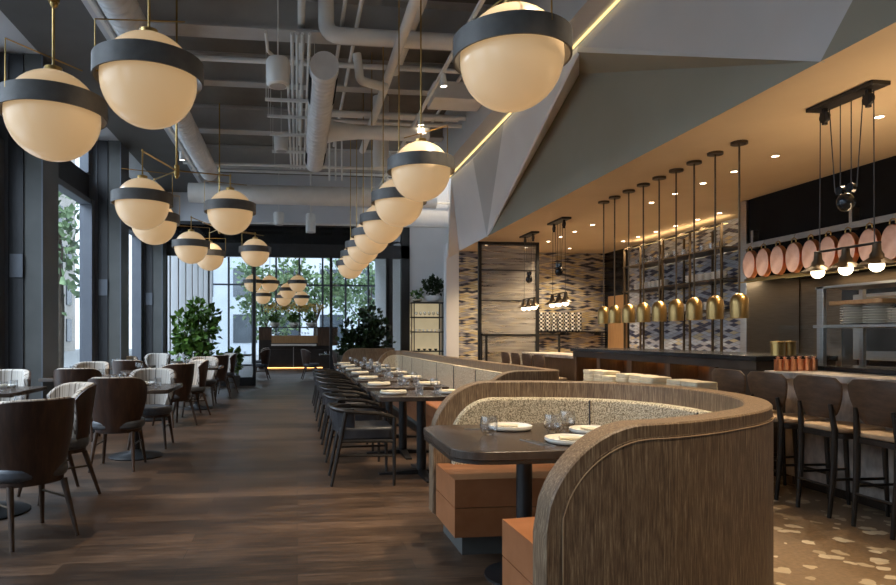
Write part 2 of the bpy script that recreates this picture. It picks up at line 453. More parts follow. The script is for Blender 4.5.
# street side: piers with deep dark returns, windows between
struct(MB().box(XG - 0.1, XG + 0.05, -2.2, YP, 3.80, 4.28).build('wall_left', 'column_dark', smooth=False))
struct(MB().box(XG - 0.1, XG + 0.05, -2.2, YP, 4.93, DECK).build('wall_left', 'column_dark', smooth=False))
struct(MB().box(XG - 0.1, XG + 0.12, -2.2, YP, 0, 0.12).build('baseboard_left', 'window_metal', smooth=False))
piers = [(-2.19, -1.9), (1.35, 1.91), (5.14, 5.70), (8.92, 9.48), (12.70, 13.28), (16.5, 16.97)]
for y0, y1 in piers:
    # pier: dark panelling towards the room, lighter fin on the inner corner
    struct(MB().box(XG - 0.02, -3.52, y0, y1, 0, 4.93).build('trim_1', 'column_dark', smooth=False))
    struct(MB().box(-3.52, -3.3, y0 + 0.02, y1 - 0.02, 0, 4.95).build('trim_2', 'fin_grey', smooth=False))
    struct(MB().box(-3.299, -3.28, y0, y1, 0, 4.95).build('trim_9', 'window_metal', smooth=False))
    struct(MB().box(XG + 0.02, XG + 0.2, y0 - 0.02, y0 - 0.001, 0, 4.93).build('trim_9', 'window_metal', smooth=False))
    struct(MB().box(XG + 0.22, -3.52, y0 - 0.02, y0 - 0.001, 2.04, 2.34).build('trim_3', 'window_metal', smooth=False))
bays = list(zip(piers[:-1], piers[1:]))
n_w = 0
for (a0, a1), (b0, b1) in bays:
    n_w += 1
    mb = MB()
    y0, y1 = a1, b0
    for yy, wd in ((y0 + 0.06, 0.12), (y1 - 0.10, 0.2)):
        mb.box(XG - 0.06, XG + 0.16, yy - wd / 2, yy + wd / 2, 0.12, 3.8)
        mb.box(XG - 0.06, XG + 0.1, yy - wd / 2, yy + wd / 2, 4.28, 4.93)
    mb.box(XG - 0.06, XG + 0.14, y0, y1, 0.12, 0.28)
    mb.box(XG - 0.06, XG + 0.14, y0, y1, 3.7, 3.8)
    f = struct(mb.build('window_%d' % n_w, 'window_metal', bevel=0.004, seg=1, smooth=False))
    g = MB().box(XG - 0.01, XG, y0 + 0.05, y1 - 0.05, 0.2, 3.75).box(XG - 0.01, XG, y0 + 0.05, y1 - 0.05, 4.28, 4.93).build('pane', 'pane_glass', f, smooth=False)
# head recess over the windows and dropped soffit
struct(MB().box(XG, -3.3, -2.2, YP, 4.95, 5.02).build('trim_4', 'bulkhead_light', smooth=False))
struct(MB().box(-3.3, -2.33, -2.2, YP, 4.93, 5.03).build('trim_5', 'bulkhead_dark', smooth=False))
struct(MB().box(-2.33, -2.25, -2.2, YP, 4.93, DECK).build('trim_6', 'bulkhead_light', smooth=False))

# bulkhead over the bar with LED cove
struct(MB().box(2.74, 3.0, -2.2, 12.9, 4.47, DECK).build('trim_7', 'pale_paint', smooth=False))
led = MB().box(3.002, 3.028, -2.0, 12.75, 4.452, 4.462).build('led_strip', 'led_glow', smooth=False)
tag(led, 'warm glowing line of light along the edge of the high bulkhead', 'light strip')
struct(MB().box(3.0, 3.2, -2.2, 12.9, 4.47, 4.6).build('trim_8', 'pale_paint', smooth=False))
# folded drywall between the cove and the bar ceiling; facet colours carry shading
def facet(name, pts, m, th=0.03):
    ps = [Vector(p) for p in pts]
    n = (ps[1] - ps[0]).cross(ps[2] - ps[0]).normalized()
    if n.x < 0: n = -n
    k = len(ps); b = [p + n * th for p in ps]
    mb = MB().add(ps + b, [tuple(range(k)), tuple(reversed(range(k, 2 * k)))] + [(i, (i + 1) % k, k + (i + 1) % k, k + i) for i in range(k)])
    return struct(mb.build(name, m, smooth=False))
P1a = (3.04, 6.79, 4.387); P1b = (3.40, 7.59, 4.485); P2 = (3.5, 3.98, 3.13); P3 = (3.5, 11.75, 3.13)
P3b = (3.5, 13.87, 3.13); LA = (3.06, 12.75, 4.45); LC = (3.06, 9.4, 4.45)
E2 = (3.25, 13.9, 2.95)
P4 = (3.5, -2.2, 3.13); L0 = (3.06, -2.2, 4.45); Q = (3.09, 2.2, 4.35)
L7 = (3.05, 6.79, 4.45)
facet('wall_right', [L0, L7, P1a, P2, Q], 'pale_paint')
facet('wall_right', [L0, Q, P2, P4], 'olive_shade')
facet('wall_right', [P1a, P1b, P2], 'olive_shade')
facet('wall_right', [P1b, P3, P2], 'olive_shade')
facet('wall_right', [P1a, L7, LC, P3], 'white_paint')  # white on these far facets stands in for daylight on the drywall
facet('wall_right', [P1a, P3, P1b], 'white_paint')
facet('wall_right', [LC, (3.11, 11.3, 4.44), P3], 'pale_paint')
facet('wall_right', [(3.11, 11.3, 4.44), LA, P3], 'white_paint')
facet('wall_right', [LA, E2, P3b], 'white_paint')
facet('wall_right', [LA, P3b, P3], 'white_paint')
# pier and wall where the tiles start, the wall behind the shelf
struct(MB().box(3.22, 3.5, 13.85, 14.1, 0, 3.3).build('wall_right', 'white_paint', smooth=False))
struct(MB().box(3.5, 7.0, 13.85, 14.0, 0, HC).build('wall_bar', 'tile_tan', smooth=False))
struct(MB().box(2.93, 7.6, YP, YP + 0.15, 0, DECK).build('wall_back', 'white_paint', smooth=False))
struct(MB().box(4.0, 4.1, 14.1, YP, 0, DECK).build('wall_right', 'white_paint', smooth=False))
struct(MB().box(3.5, 4.1, 13.9, 14.1, HC, DECK).build('wall_right', 'white_paint', smooth=False))
# blue tiled back bar wall and dark service opening
struct(MB().box(6.85, 7.0, 8.2, 12.75, 0, HC).build('wall_bar', 'tile_blue', smooth=False))
struct(MB().box(6.85, 7.0, 12.75, 13.85, 0, HC).build('wall_bar', 'steel_dark', smooth=False))
d1 = struct(MB().box(6.80, 6.85, 12.83, 13.6, 0, 2.15).build('door_1', 'door_wood', bevel=0.005))
MB().cyl((6.8, 12.95, 1.0), (6.74, 12.95, 1.0), 0.012).cyl((6.74, 12.95, 1.0), (6.74, 13.07, 1.0), 0.01).build('door_handle', 'brass', d1)
# kitchen back wall
struct(MB().box(6.85, 7.0, -2.2, 8.2, 0, HC).build('wall_kitchen', 'bronzed_steel', smooth=False))
# partition header, posts and glazing
mb = MB()
mb.box(XG, 2.95, YP - 0.06, YP + 0.1, 3.32, 3.66)
mb.box(XG, 2.95, YP - 0.04, YP + 0.08, 4.12, 4.2)
for x in (-3.3, -1.09, 0.88, 2.36):
    mb.box(x - 0.035, x + 0.035, YP - 0.05, YP + 0.05, 0, 3.32)
mb.box(-2.25, -2.22, YP - 0.05, YP + 0.05, 0, 3.32)
mb.box(2.72, 2.95, YP - 0.06, YP + 0.1, 0, 4.2)
mb.box(2.36, 2.5, YP - 0.05, YP + 0.05, 0, 3.32)
mb.box(XG, -1.09, YP - 0.05, YP + 0.05, 0, 0.22)
mb.box(0.88, 2.9, YP - 0.05, YP + 0.05, 0, 0.22)
part = struct(mb.build('window_8', 'black_metal', smooth=False))
g = MB().box(XG, -1.12, YP, YP + 0.01, 0.2, 3.32).box(0.9, 2.72, YP, YP + 0.01, 0.2, 3.32)
g.build('pane', 'pane_glass', part, smooth=False)
MB().box(XG, 2.9, YP, YP + 0.012, 3.66, 4.12).build('transom_pane', 'smoked_glass', part, smooth=False)
struct(MB().box(XG, 2.95, YP - 0.02, YP + 0.1, 4.2, DECK).build('wall_back', 'bulkhead_light', smooth=False))
# far room
struct(MB().box(XG - 0.3, 7.6, YP + 0.15, 29.0, 4.95, 5.1).build('ceiling', 'deck_paint', smooth=False))
struct(MB().box(3.4, 3.55, YP + 0.15, 28.4, 0, 4.95).build('wall_far_room', 'white_paint', smooth=False))
mb = MB()
for x in (-3.9, -2.9, -1.9, -0.9, 0.1, 1.1, 2.1, 3.1):
    mb.box(x - 0.04, x + 0.04, 28.3, 28.42, 0, 4.95)
for z in (0, 3.45, 4.88):
    mb.box(-3.9, 3.4, 28.31, 28.4, z, z + 0.07)
fw = struct(mb.build('window_9', 'window_metal', smooth=False))
MB().box(-3.9, 3.4, 28.35, 28.36, 0, 4.9).build('pane', 'pane_glass', fw, smooth=False)
mb = MB()
for k in range(9):
    y = 17.6 + k * 1.3
    mb.box(XG - 0.1, XG + 0.35, y - 0.1, y + 0.1, 0, 4.95)
struct(mb.build('window_10', 'white_paint', smooth=False))
mb = MB()
mb.box(XG - 0.1, XG + 0.1, 17.1, 28.3, 0, 0.25).box(XG - 0.1, XG + 0.1, 17.1, 28.3, 4.6, 4.95)
struct(mb.build('window_10', 'window_metal', smooth=False))
# low LED step glow in the far doorway

# ================================================================== THE CURVED BOOTH
TOPZ = 0.985
def resample(path, step=0.03):
    """smooth polyline -> evenly spaced points with tangents"""
    P = [Vector((x, y)) for x, y in path]
    dense = []
    for i in range(len(P) - 1):
        p0 = P[max(i - 1, 0)]; p1 = P[i]; p2 = P[i + 1]; p3 = P[min(i + 2, len(P) - 1)]
        for k in range(20):
            t = k / 20
            dense.append(0.5 * ((2 * p1) + (p2 - p0) * t + (2 * p0 - 5 * p1 + 4 * p2 - p3) * t * t + (3 * p1 - p0 - 3 * p2 + p3) * t ** 3))
    dense.append(P[-1])
    s = [0.0]
    for a, b_ in zip(dense, dense[1:]): s.append(s[-1] + (b_ - a).length)
    n = max(2, int(s[-1] / step)); out = []
    j = 0
    for k in range(n + 1):
        t = s[-1] * k / n
        while j < len(s) - 2 and s[j + 1] < t: j += 1
        u = (t - s[j]) / max(1e-9, s[j + 1] - s[j])
        out.append((t, dense[j].lerp(dense[j + 1], min(1, u))))
    res = []
    for i, (t, p) in enumerate(out):
        tan = (out[min(i + 1, n)][1] - out[max(i - 1, 0)][1]).normalized()
        res.append((t, p, Vector((-tan.y, tan.x))))
    return res, s[-1]
def ribbon(mb, path, off0, off1, z0, z1, r0=0.0, r1=0.0, inset=0.0, rows=8, step=0.03, inset1=None):
    """upright wall that follows a path between two offsets to its left, with rounded top corners at its ends"""
    pts, Ltot = resample(path, step)
    # extra samples close to the rounded ends
    use = []
    inset1 = inset if inset1 is None else inset1
    for t, p, nrm in pts:
        if t < inset - 1e-6 or t > Ltot - inset1 + 1e-6: continue
        use.append((t, p, nrm))
    def top(t):
        z = z1
        a = t - inset; b_ = Ltot - inset1 - t
        if r0 and a < r0: z = z1 - r0 + math.sqrt(max(0, r0 * r0 - (r0 - a) ** 2))
        if r1 and b_ < r1: z = z1 - r1 + math.sqrt(max(0, r1 * r1 - (r1 - b_) ** 2))
        return z
    f0 = off0 if callable(off0) else (lambda u: off0)
    f1 = off1 if callable(off1) else (lambda u: off1)
    A = []; B = []
    for j in range(rows + 1):
        ra = []; rb = []
        for t, p, nrm in use:
            z = z0 + (top(t) - z0) * j / rows
            u = t / Ltot
            q0 = p + nrm * f0(u); q1 = p + nrm * f1(u)
            ra.append((q0.x, q0.y, z)); rb.append((q1.x, q1.y, z))
        A.append(ra); B.append(rb)
    return mb.shell(A, B)
# outline of the booth back, from its open end nearest the camera round to the far open end; inside lies to the left
BP = [(0.80, 2.03), (1.05, 2.04), (1.32, 2.09), (1.62, 2.23), (1.92, 2.44), (2.155, 2.76), (2.265, 3.12), (2.26, 3.50), (2.13, 3.84), (1.88, 4.06), (1.55, 4.17), (1.20, 4.20), (0.86, 4.20)]
booth = thing('curved_booth', 'horseshoe booth with tall ribbed oak back and cognac leather seat nearest the camera', 'booth', (1.5, 3.1, 0))
def under(o, root):
    o.parent = root; o.matrix_parent_inverse = Matrix.Translation(-root.location); return o
def P(o): return o
b_ = ribbon(MB(), BP, 0.0, 0.11, 0.14, TOPZ, 0.37, 0.38, step=0.02).build('back_panel', 'limed_oak', bevel=0.006, seg=1, ang=60); under(b_, booth)
gr = ribbon(MB(), BP, -0.003, 0.001, 0.14, TOPZ - 0.045, 0.335, 0.345, inset=0.042, step=0.02).build('inlay_panel', 'limed_oak', ang=60); under(gr, booth)
c_ = ribbon(MB(), BP, 0.105, 0.165, 0.44, TOPZ - 0.1, 0.3, 0.3, inset=0.1, step=0.03).build('back_cushion', 'boucle', bevel=0.02, seg=2, ang=60); under(c_, booth)
c_['label'] = 'flecked woven upholstery lining the booth back'
for f_ in (0.27, 0.5, 0.735):
    pts, Lt = resample(BP, 0.03); t, p, nrm = pts[int(len(pts) * f_)]
    q = p + nrm * 0.168
    s_ = MB().cyl((q.x, q.y, 0.46), (q.x, q.y, TOPZ - 0.11), 0.005, n=6).build('cushion_seam', 'black_leather'); under(s_, booth)
fs = lambda u: 0.775 - 0.175 * min(1, max(0, (u - 0.1) / 0.8))
c_ = ribbon(MB(), BP, 0.12, fs, 0.305, 0.465, inset=0.13, inset1=0.02, rows=2, step=0.01).build('seat_cushion', 'cognac_leather', bevel=0.022, seg=3, ang=60); under(c_, booth)
c_ = ribbon(MB(), BP, 0.12, lambda u: fs(u) - 0.002, 0.135, 0.300, inset=0.13, inset1=0.02, rows=2, step=0.01).build('seat_base', 'cognac_leather', bevel=0.012, seg=2, ang=60); under(c_, booth)
c_ = ribbon(MB(), BP, 0.03, lambda u: fs(u) - 0.11, 0.0, 0.14, inset=0.2, inset1=0.09, rows=2).build('plinth', 'fin_grey', ang=60); under(c_, booth)
pts, Lt = resample(BP, 0.02); ln = []
for t, p, nrm in pts:
    a, b2 = t - 0.05, Lt - 0.05 - t
    if a < -1e-6 or t > Lt * 0.62: continue
    z = TOPZ - 0.052
    if a < 0.33: z = z - 0.33 + math.sqrt(max(0, 0.33 ** 2 - (0.33 - a) ** 2))
    q = p - nrm * 0.003; ln.append((q.x, q.y, z))
ln = [(ln[0][0], ln[0][1], 0.16)] + ln
i_ = MB().tube(ln, 0.0022, 6).build('inlay_line', 'seat_tan'); under(i_, booth)

# booth table
t = thing('booth_table', 'dark wooden table with rounded corners inside the nearest curved booth', 'table', (1.20, 3.34, 0))
o = MB().prism(rrect(-0.475, 0.56, -0.43, 0.50, 0.16, 8), 0.703, 0.745).build('tabletop', 'table_wood', t, bevel=0.004)
o = MB().prism(rrect(-0.472, 0.557, -0.427, 0.497, 0.157, 8), 0.685, 0.7025).build('edge_band', 'table_edge', t)
o = MB().cyl((0, 0, 0.03), (0, 0, 0.685), 0.042, n=24).build('column', 'black_metal', t)
o = MB().lathe([(0.21, 0), (0.21, 0.012), (0.06, 0.03), (0.05, 0.05)], 32).build('base', 'black_metal', t)

# ---- tableware
def plate(name='plate', r=0.125, m='ceramic'):
    return MB().lathe([(r * 0.6, 0), (r * 0.92, 0.004), (r, 0.014), (r, 0.026), (r * 0.96, 0.027), (r * 0.9, 0.012), (0.001, 0.010)], 28, cap1=False).build(name, m)
def wine_glass():
    return MB().lathe([(0.032, 0), (0.032, 0.002), (0.006, 0.006), (0.004, 0.055), (0.012, 0.065), (0.038, 0.09), (0.044, 0.125), (0.036, 0.175), (0.034, 0.175), (0.042, 0.125), (0.034, 0.09), (0.002, 0.068)], 16, cap1=False).build('wine_glass', 'cup_glass')
def tumbler(h=0.09, r=0.036):
    return MB().lathe([(r * 0.82, 0), (r, 0.02), (r, h), (r - 0.002, h), (r - 0.003, 0.014), (0.001, 0.012)], 16, cap1=False).build('tumbler', 'cup_glass')
def stemless():
    return MB().lathe([(0.022, 0), (0.042, 0.02), (0.05, 0.05), (0.042, 0.10), (0.040, 0.10), (0.048, 0.05), (0.04, 0.022), (0.001, 0.008)], 20, cap1=False).build('stemless_glass', 'cup_glass')
def napkin():
    mb = MB()
    rows = []
    for i in range(7):
        a = i / 6; y = -0.10 + 0.2 * a
        rr = 0.024 + 0.004 * math.sin(i * 2.3)
        rows.append([(rr * 1.35 * math.cos(2 * PI * k / 12), y, 0.016 + rr * 0.62 * math.sin(2 * PI * k / 12)) for k in range(12)])
    mb.grid(rows, closed=True)
    mb.f.append(tuple(range(12))); mb.f.append(tuple(reversed(range(72, 84))))
    return mb.build('folded_napkin', 'linen', ang=60)
def cutlery(kind):
    mb = MB()
    if kind == 'knife':
        mb.box(-0.007, 0.007, 0.0, 0.10, 0, 0.004).prism([(-0.009, -0.11), (0.002, -0.115), (0.008, -0.09), (0.008, 0), (-0.008, 0)], 0.001, 0.003)
    else:
        mb.box(-0.006, 0.006, 0.0, 0.11, 0, 0.003).prism([(-0.011, -0.03), (0.011, -0.03), (0.007, 0.0), (-0.007, 0.0)], 0, 0.003)
        for x in (-0.009, -0.003, 0.003, 0.009): mb.box(x - 0.0015, x + 0.0015, -0.08, -0.03, 0, 0.003)
    return mb.build(kind, 'stainless')
PL = plate(); WG = wine_glass(); TB = tumbler(); SG = stemless(); NP = napkin(); KN = cutlery('knife'); FK = cutlery('fork')
USED = set()
def put(src, loc, rz, label, cat, group=None):
    """the first use takes the built object itself, later uses copy it"""
    if src.name in USED:
        o = src.copy(); C.objects.link(o)
        if 'group' in o: del o['group']
    else:
        o = src; USED.add(src.name)
    o.location = loc; o.rotation_euler = (0, 0, rz)
    return tag(o, label, cat, group)
TZ = 0.7455
GB = 'place settings on the booth table'
for (x, y, nm) in ((1.21, 3.60, 'white plate at the far side of the curved booth table, behind the stemless glass'), (1.36, 3.12, 'white plate nearest the camera on the curved booth table, beside the knife'), (1.62, 3.42, 'white plate at the right end of the curved booth table')):
    put(PL, (x, y, TZ), 0, nm, 'plate', GB)
for (x, y, rz, nm) in ((1.19, 3.60, 1.2, 'small cream napkin on the far plate of the booth table'), (1.37, 3.12, 1.4, 'small cream napkin on the near plate of the booth table'), (1.62, 3.42, 0.5, 'small cream napkin on the right hand plate of the booth table')):
    o = put(NP, (x, y, TZ + 0.013), rz, nm, 'napkin', GB); o.scale = (0.62, 0.62, 0.62)
for (x, y, nm) in ((1.03, 3.42, 'stemless glass left of the far plate on the booth table'), (1.41, 3.47, 'stemless glass in the middle of the booth table beside the column line'), (1.56, 3.62, 'stemless glass at the far right corner of the booth table')):
    put(SG, (x, y, TZ), 0, nm, 'glass', GB)
put(KN, (1.205, 3.12, TZ), 0.35, 'silver table knife left of the near plate on the booth table', 'knife', GB)
put(FK, (1.175, 3.13, TZ), 0.30, 'silver fork beside the knife on the booth table', 'fork', GB)
put(KN, (1.05, 3.62, TZ), 1.3, 'silver table knife left of the far plate on the booth table', 'knife', GB)

# ================================================================== LONG BANQUETTE
ban = thing('long_banquette', 'long oak backed banquette with flecked cushions running beside the two-top tables', 'banquette', (2.0, 9.2, 0))
NP_ = [(1.55, 5.30), (1.8, 5.30), (2.05, 5.30), (2.21, 5.34), (2.27, 5.48), (2.27, 5.9), (2.23, 7.5), (2.2, 9.5), (2.2, 11.5), (2.2, 12.8), (2.18, 13.1), (2.08, 13.25), (1.9, 13.3), (1.62, 13.3)]
o = ribbon(MB(), NP_, 0, 0.10, 0.1, TOPZ, 0.3, 0.36, step=0.035).build('back_panel', 'limed_oak', bevel=0.005, seg=1, ang=60); under(o, ban)
o = ribbon(MB(), NP_, 0.095, 0.15, 0.44, TOPZ - 0.09, 0.25, 0.28, inset=0.09, step=0.05).build('back_cushion', 'boucle', bevel=0.02, seg=2, ang=60); under(o, ban)
for yy in (6.3, 7.35, 8.4, 9.45, 10.5, 11.55, 12.6):
    o = MB().cyl((2.052, yy, 0.46), (2.052, yy, TOPZ - 0.10), 0.006, n=6).build('cushion_seam', 'black_leather'); under(o, ban)
o = MB().box(1.58, 2.09, 5.47, 13.19, 0.30, 0.46).build('seat_cushion', 'cognac_leather', bevel=0.02, seg=3); under(o, ban)
o = MB().box(1.60, 2.09, 5.48, 13.18, 0.12, 0.298).build('seat_base', 'cognac_leather', bevel=0.01); under(o, ban)
o = MB().box(1.70, 2.09, 5.5, 13.15, 0.0, 0.12).build('plinth', 'fin_grey'); under(o, ban)
# booth behind the banquette, its flat oak back seen over the tables
fb = thing('far_booth', 'plain oak booth back beyond the far end of the long banquette', 'booth', (1.6, 15.2, 0))
o = ribbon(MB(), [(1.0, 14.75), (1.3, 14.75), (1.8, 14.75), (2.1, 14.78), (2.25, 14.95), (2.25, 15.3), (2.25, 15.9)], 0, 0.1, 0.1, 1.0, 0.3, 0.1, step=0.04).build('back_panel', 'limed_oak', bevel=0.005, seg=1, ang=60); under(o, fb)
o = MB().box(1.15, 2.14, 14.87, 15.4, 0.14, 0.46).build('seat_cushion', 'cognac_leather', bevel=0.02); under(o, fb)
o = MB().box(1.2, 2.1, 14.86, 15.3, 0.0, 0.14).build('plinth', 'fin_grey'); under(o, fb)

# ================================================================== TWO-TOP TABLES AND ARMCHAIRS
tt = thing('two_top_table', '', 'table', (1.15, 5.97, 0))
MB().prism(rrect(-0.44, 0.44, -0.34, 0.34, 0.012, 2), 0.705, 0.745).build('tabletop', 'table_wood', tt, bevel=0.003)
MB().cyl((0, 0, 0.03), (0, 0, 0.70), 0.045, n=20).build('column', 'black_metal', tt)
MB().box(-0.16, 0.16, -0.16, 0.16, 0.693, 0.705).build('mounting_plate', 'black_metal', tt)
mb = MB()
for a in range(4):
    M = Matrix.Rotation(a * PI / 2, 4, 'Z')
    mb.add([(0.02, -0.04, 0.045), (0.02, 0.04, 0.045), (0.40, 0.03, 0.014), (0.40, -0.03, 0.014), (0.02, -0.04, 0.0), (0.02, 0.04, 0.0), (0.40, 0.03, 0.0), (0.40, -0.03, 0.0)],
           [(0, 1, 2, 3), (7, 6, 5, 4), (0, 4, 5, 1), (1, 5, 6, 2), (2, 6, 7, 3), (3, 7, 4, 0)], M)
mb.build('cross_base', 'black_metal', tt)

def armchair():
    """low armchair with a wrapped rail, sitter faces +Y"""
    root = thing('armchair', '', 'armchair')
    # rail from the front of one arm round the back to the other
    pts = []
    for x, y, z in ((-0.265, 0.26, 0.585), (-0.27, 0.14, 0.62), (-0.27, -0.02, 0.63), (-0.255, -0.14, 0.64), (-0.20, -0.23, 0.655), (-0.11, -0.275, 0.665), (0, -0.285, 0.67)):
        pts.append((x, y, z))
    full = pts + [(-x, y, z) for x, y, z in reversed(pts[:-1])]
    MB().tube(full, 0.017, 8).build('arm_rail', 'ebony_wood', root)
    for sx in (-1, 1):
        MB().tube([(sx * 0.265, 0.26, 0.59), (sx * 0.262, 0.262, 0.40), (sx * 0.245, 0.265, 0.0)], [0.019, 0.018, 0.012], 8).build('leg', 'ebony_wood', root)
        MB().tube([(sx * 0.245, -0.15, 0.64), (sx * 0.225, -0.19, 0.40), (sx * 0.215, -0.27, 0.0)], [0.018, 0.019, 0.012], 8).build('leg', 'ebony_wood', root)
        MB().tube([(sx * 0.25, 0.26, 0.26), (sx * 0.222, -0.215, 0.26)], 0.010, 6).build('stretcher', 'ebony_wood', root)
        MB().tube([(sx * 0.258, 0.26, 0.385), (sx * 0.225, -0.19, 0.385)], 0.016, 6).build('seat_frame', 'ebony_wood', root)
    MB().prism(rrect(-0.235, 0.235, -0.20, 0.27, 0.06, 5), 0.385, 0.50).build('seat_cushion', 'black_leather', root, bevel=0.025, seg=3)
    # back sling in vertical channels
    A = []; B = []
    nn = 30
    for j in range(7):
        f = j / 6; z = 0.455 + 0.205 * f; ra = []; rb = []
        for k in range(nn + 1):
            a = R(-165 + 150 * k / nn); rip = 0.006 * abs(math.sin(k * PI / 3))
            rx = 0.225 + 0.02 * f; ry = 0.235 + 0.03 * f
            ra.append(((rx + rip) * math.cos(a), (ry + rip) * math.sin(a) - 0.01, z)); rb.append(((rx - 0.03) * math.cos(a), (ry - 0.03) * math.sin(a) - 0.01, z))
        A.append(ra); B.append(rb)
    MB().shell(A, B).build('backrest', 'black_leather', root, ang=50)
    return root
ac = armchair()
for k in range(7):
    y = 5.97 + 1.07 * k
    nm = ORD[k]
    lt = 'dark two-seat table beside the long banquette, %s in the row counting from the camera' % nm
    if k == 0: tt['label'] = lt; tt['group'] = 'two-seat tables along the banquette'
    else: dup(tt, (1.15, y, 0), 0, lt)
    la = 'low black leather armchair on the aisle side of the banquette tables, %s from the camera' % nm
    if k == 0:
        ac.location = (0.56, 5.75, 0); ac.rotation_euler = (0, 0, -PI / 2); ac['label'] = la; ac['group'] = 'armchairs along the two-seat tables'
    else: dup(ac, (0.56, 5.75 + 1.07 * k, 0), -PI / 2 + random.uniform(-0.03, 0.03), la)
    G = 'tableware on the two-seat tables'
    for x, side in ((0.88, 'aisle side'), (1.43, 'banquette side')):
        put(PL, (x, y - 0.05, TZ), 0, 'white plate on the %s of the %s two-seat table' % (side, nm), 'plate', G)
        put(NP, (x, y - 0.05, TZ + 0.016), PI / 2 + random.uniform(-.1, .1), 'cream napkin roll on the %s of the %s two-seat table' % (side, nm), 'napkin', G).scale = (1.25, 1.15, 0.8)
    for x, yy, side in ((1.03, y + 0.13, 'aisle side'), (1.30, y + 0.13, 'banquette side')):
        put(WG, (x, yy, TZ), 0, 'stemmed wine glass on the %s of the %s two-seat table' % (side, nm), 'glass', G).scale = (0.9, 0.9, 0.75)
    for x, yy, side in ((1.10, y - 0.16, 'aisle side'), (1.27, y - 0.17, 'banquette side')):
        put(TB, (x, yy, TZ), 0, 'clear tumbler on the %s of the %s two-seat table' % (side, nm), 'glass', G)

# ================================================================== LEFT SIDE: BUCKET CHAIRS AND SQUARE TABLES
def bucket_chair():
    root = thing('bucket_chair', '', 'chair')
    nn = 28; nr = 10
    def surf(off, top_drop, lo):
        rows = []
        for j in range(nr + 1):
            f = j / nr; row = []
            for k in range(nn + 1):
                a = -1 + 2 * k / nn                     # -1..1 across the wrap
                ang = R(-90 + a * (84 - 12 * (1 - f)))
                ztop = 0.885 - 0.10 * abs(a) ** 5 - top_drop
                zbot = 0.375 + 0.05 * abs(a) ** 2 + lo
                z = zbot + (ztop - zbot) * f
                rx = 0.215 + 0.065 * math.sin(min(1, f * 1.15) * PI / 2) + off
                ry = 0.225 + 0.075 * f + off
                row.append((rx * math.cos(ang), ry * math.sin(ang) + 0.02, z))
            rows.append(row)
        return rows
    MB().shell(surf(0, 0, 0), surf(-0.014, 0, 0)).build('back_shell', 'walnut_shell', root, ang=50)
    MB().shell(surf(-0.015, -0.012, 0.03), surf(-0.075, -0.004, 0.05)).build('back_upholstery', 'striped_fabric', root, bevel=0.022, seg=3, ang=60)
    seat = []
    for k in range(28):
        a = 2 * PI * k / 28
        seat.append((0.235 * abs(math.cos(a)) ** 0.8 * (1 if math.cos(a) > 0 else -1), 0.03 + 0.235 * abs(math.sin(a)) ** 0.8 * (1 if math.sin(a) > 0 else -1)))
    MB().prism(seat, 0.385, 0.475).build('seat_cushion', 'grey_leather', root, bevel=0.03, seg=3)
    MB().prism([(x * 0.9, y * 0.9) for x, y in seat], 0.355, 0.384).build('seat_pan', 'walnut_shell', root)
    for sx in (-1, 1):
        MB().tube([(sx * 0.165, -0.13, 0.36), (sx * 0.20, -0.24, 0)], [0.022, 0.013], 10).build('leg', 'leg_wood', root)
        MB().tube([(sx * 0.165, 0.16, 0.36), (sx * 0.205, 0.23, 0)], [0.022, 0.013], 10).build('leg', 'leg_wood', root)
        MB().tube([(sx * 0.175, -0.17, 0.24), (sx * 0.178, 0.185, 0.24)], 0.008, 6).build('stretcher', 'bronze', root)
    return root
bc = bucket_chair()
st_ = thing('square_table', '', 'table')
MB().prism(rrect(-0.41, 0.41, -0.45, 0.45, 0.02, 3), 0.70, 0.74).build('tabletop', 'table_wood', st_, bevel=0.003)
MB().cyl((0, 0, 0.03), (0, 0, 0.70), 0.04, n=20).build('column', 'black_metal', st_)
MB().lathe([(0.27, 0), (0.275, 0.012), (0.25, 0.025), (0.08, 0.05), (0.05, 0.08)], 32).build('disc_base', 'black_metal', st_)

def face(dx, dy): return math.atan2(-dx, dy)      # sitter looks along (dx, dy)
tabs = [(-2.22, 5.02, R(20), 'square table half hidden behind the nearest brown bucket chair'),
        (-1.70, 7.18, 0, 'square pedestal table in the aisle row between brown and striped chairs'),
        (-2.22, 10.35, R(20), 'square table in the aisle row, third from the camera'),
        (-1.75, 11.75, 0, 'square table in the aisle row, fourth from the camera'),
        (-2.2, 14.3, R(20), 'square table in the aisle row nearest the tall left plant'),
        (-3.08, 6.95, 0, 'square table by the street windows cut by the left edge of the picture'),
        (-2.85, 9.15, 0, 'square table by the street windows behind the pedestal table'),
        (-3.0, 12.0, 0, 'square table by the street windows, third from the camera')]
for i, (x, y, rz, lb) in enumerate(tabs):
    if i == 0: st_.location = (x, y, 0); st_.rotation_euler = (0, 0, rz); st_['label'] = lb; st_['group'] = 'square tables on the window side'
    else: dup(st_, (x, y, 0), rz, lb)
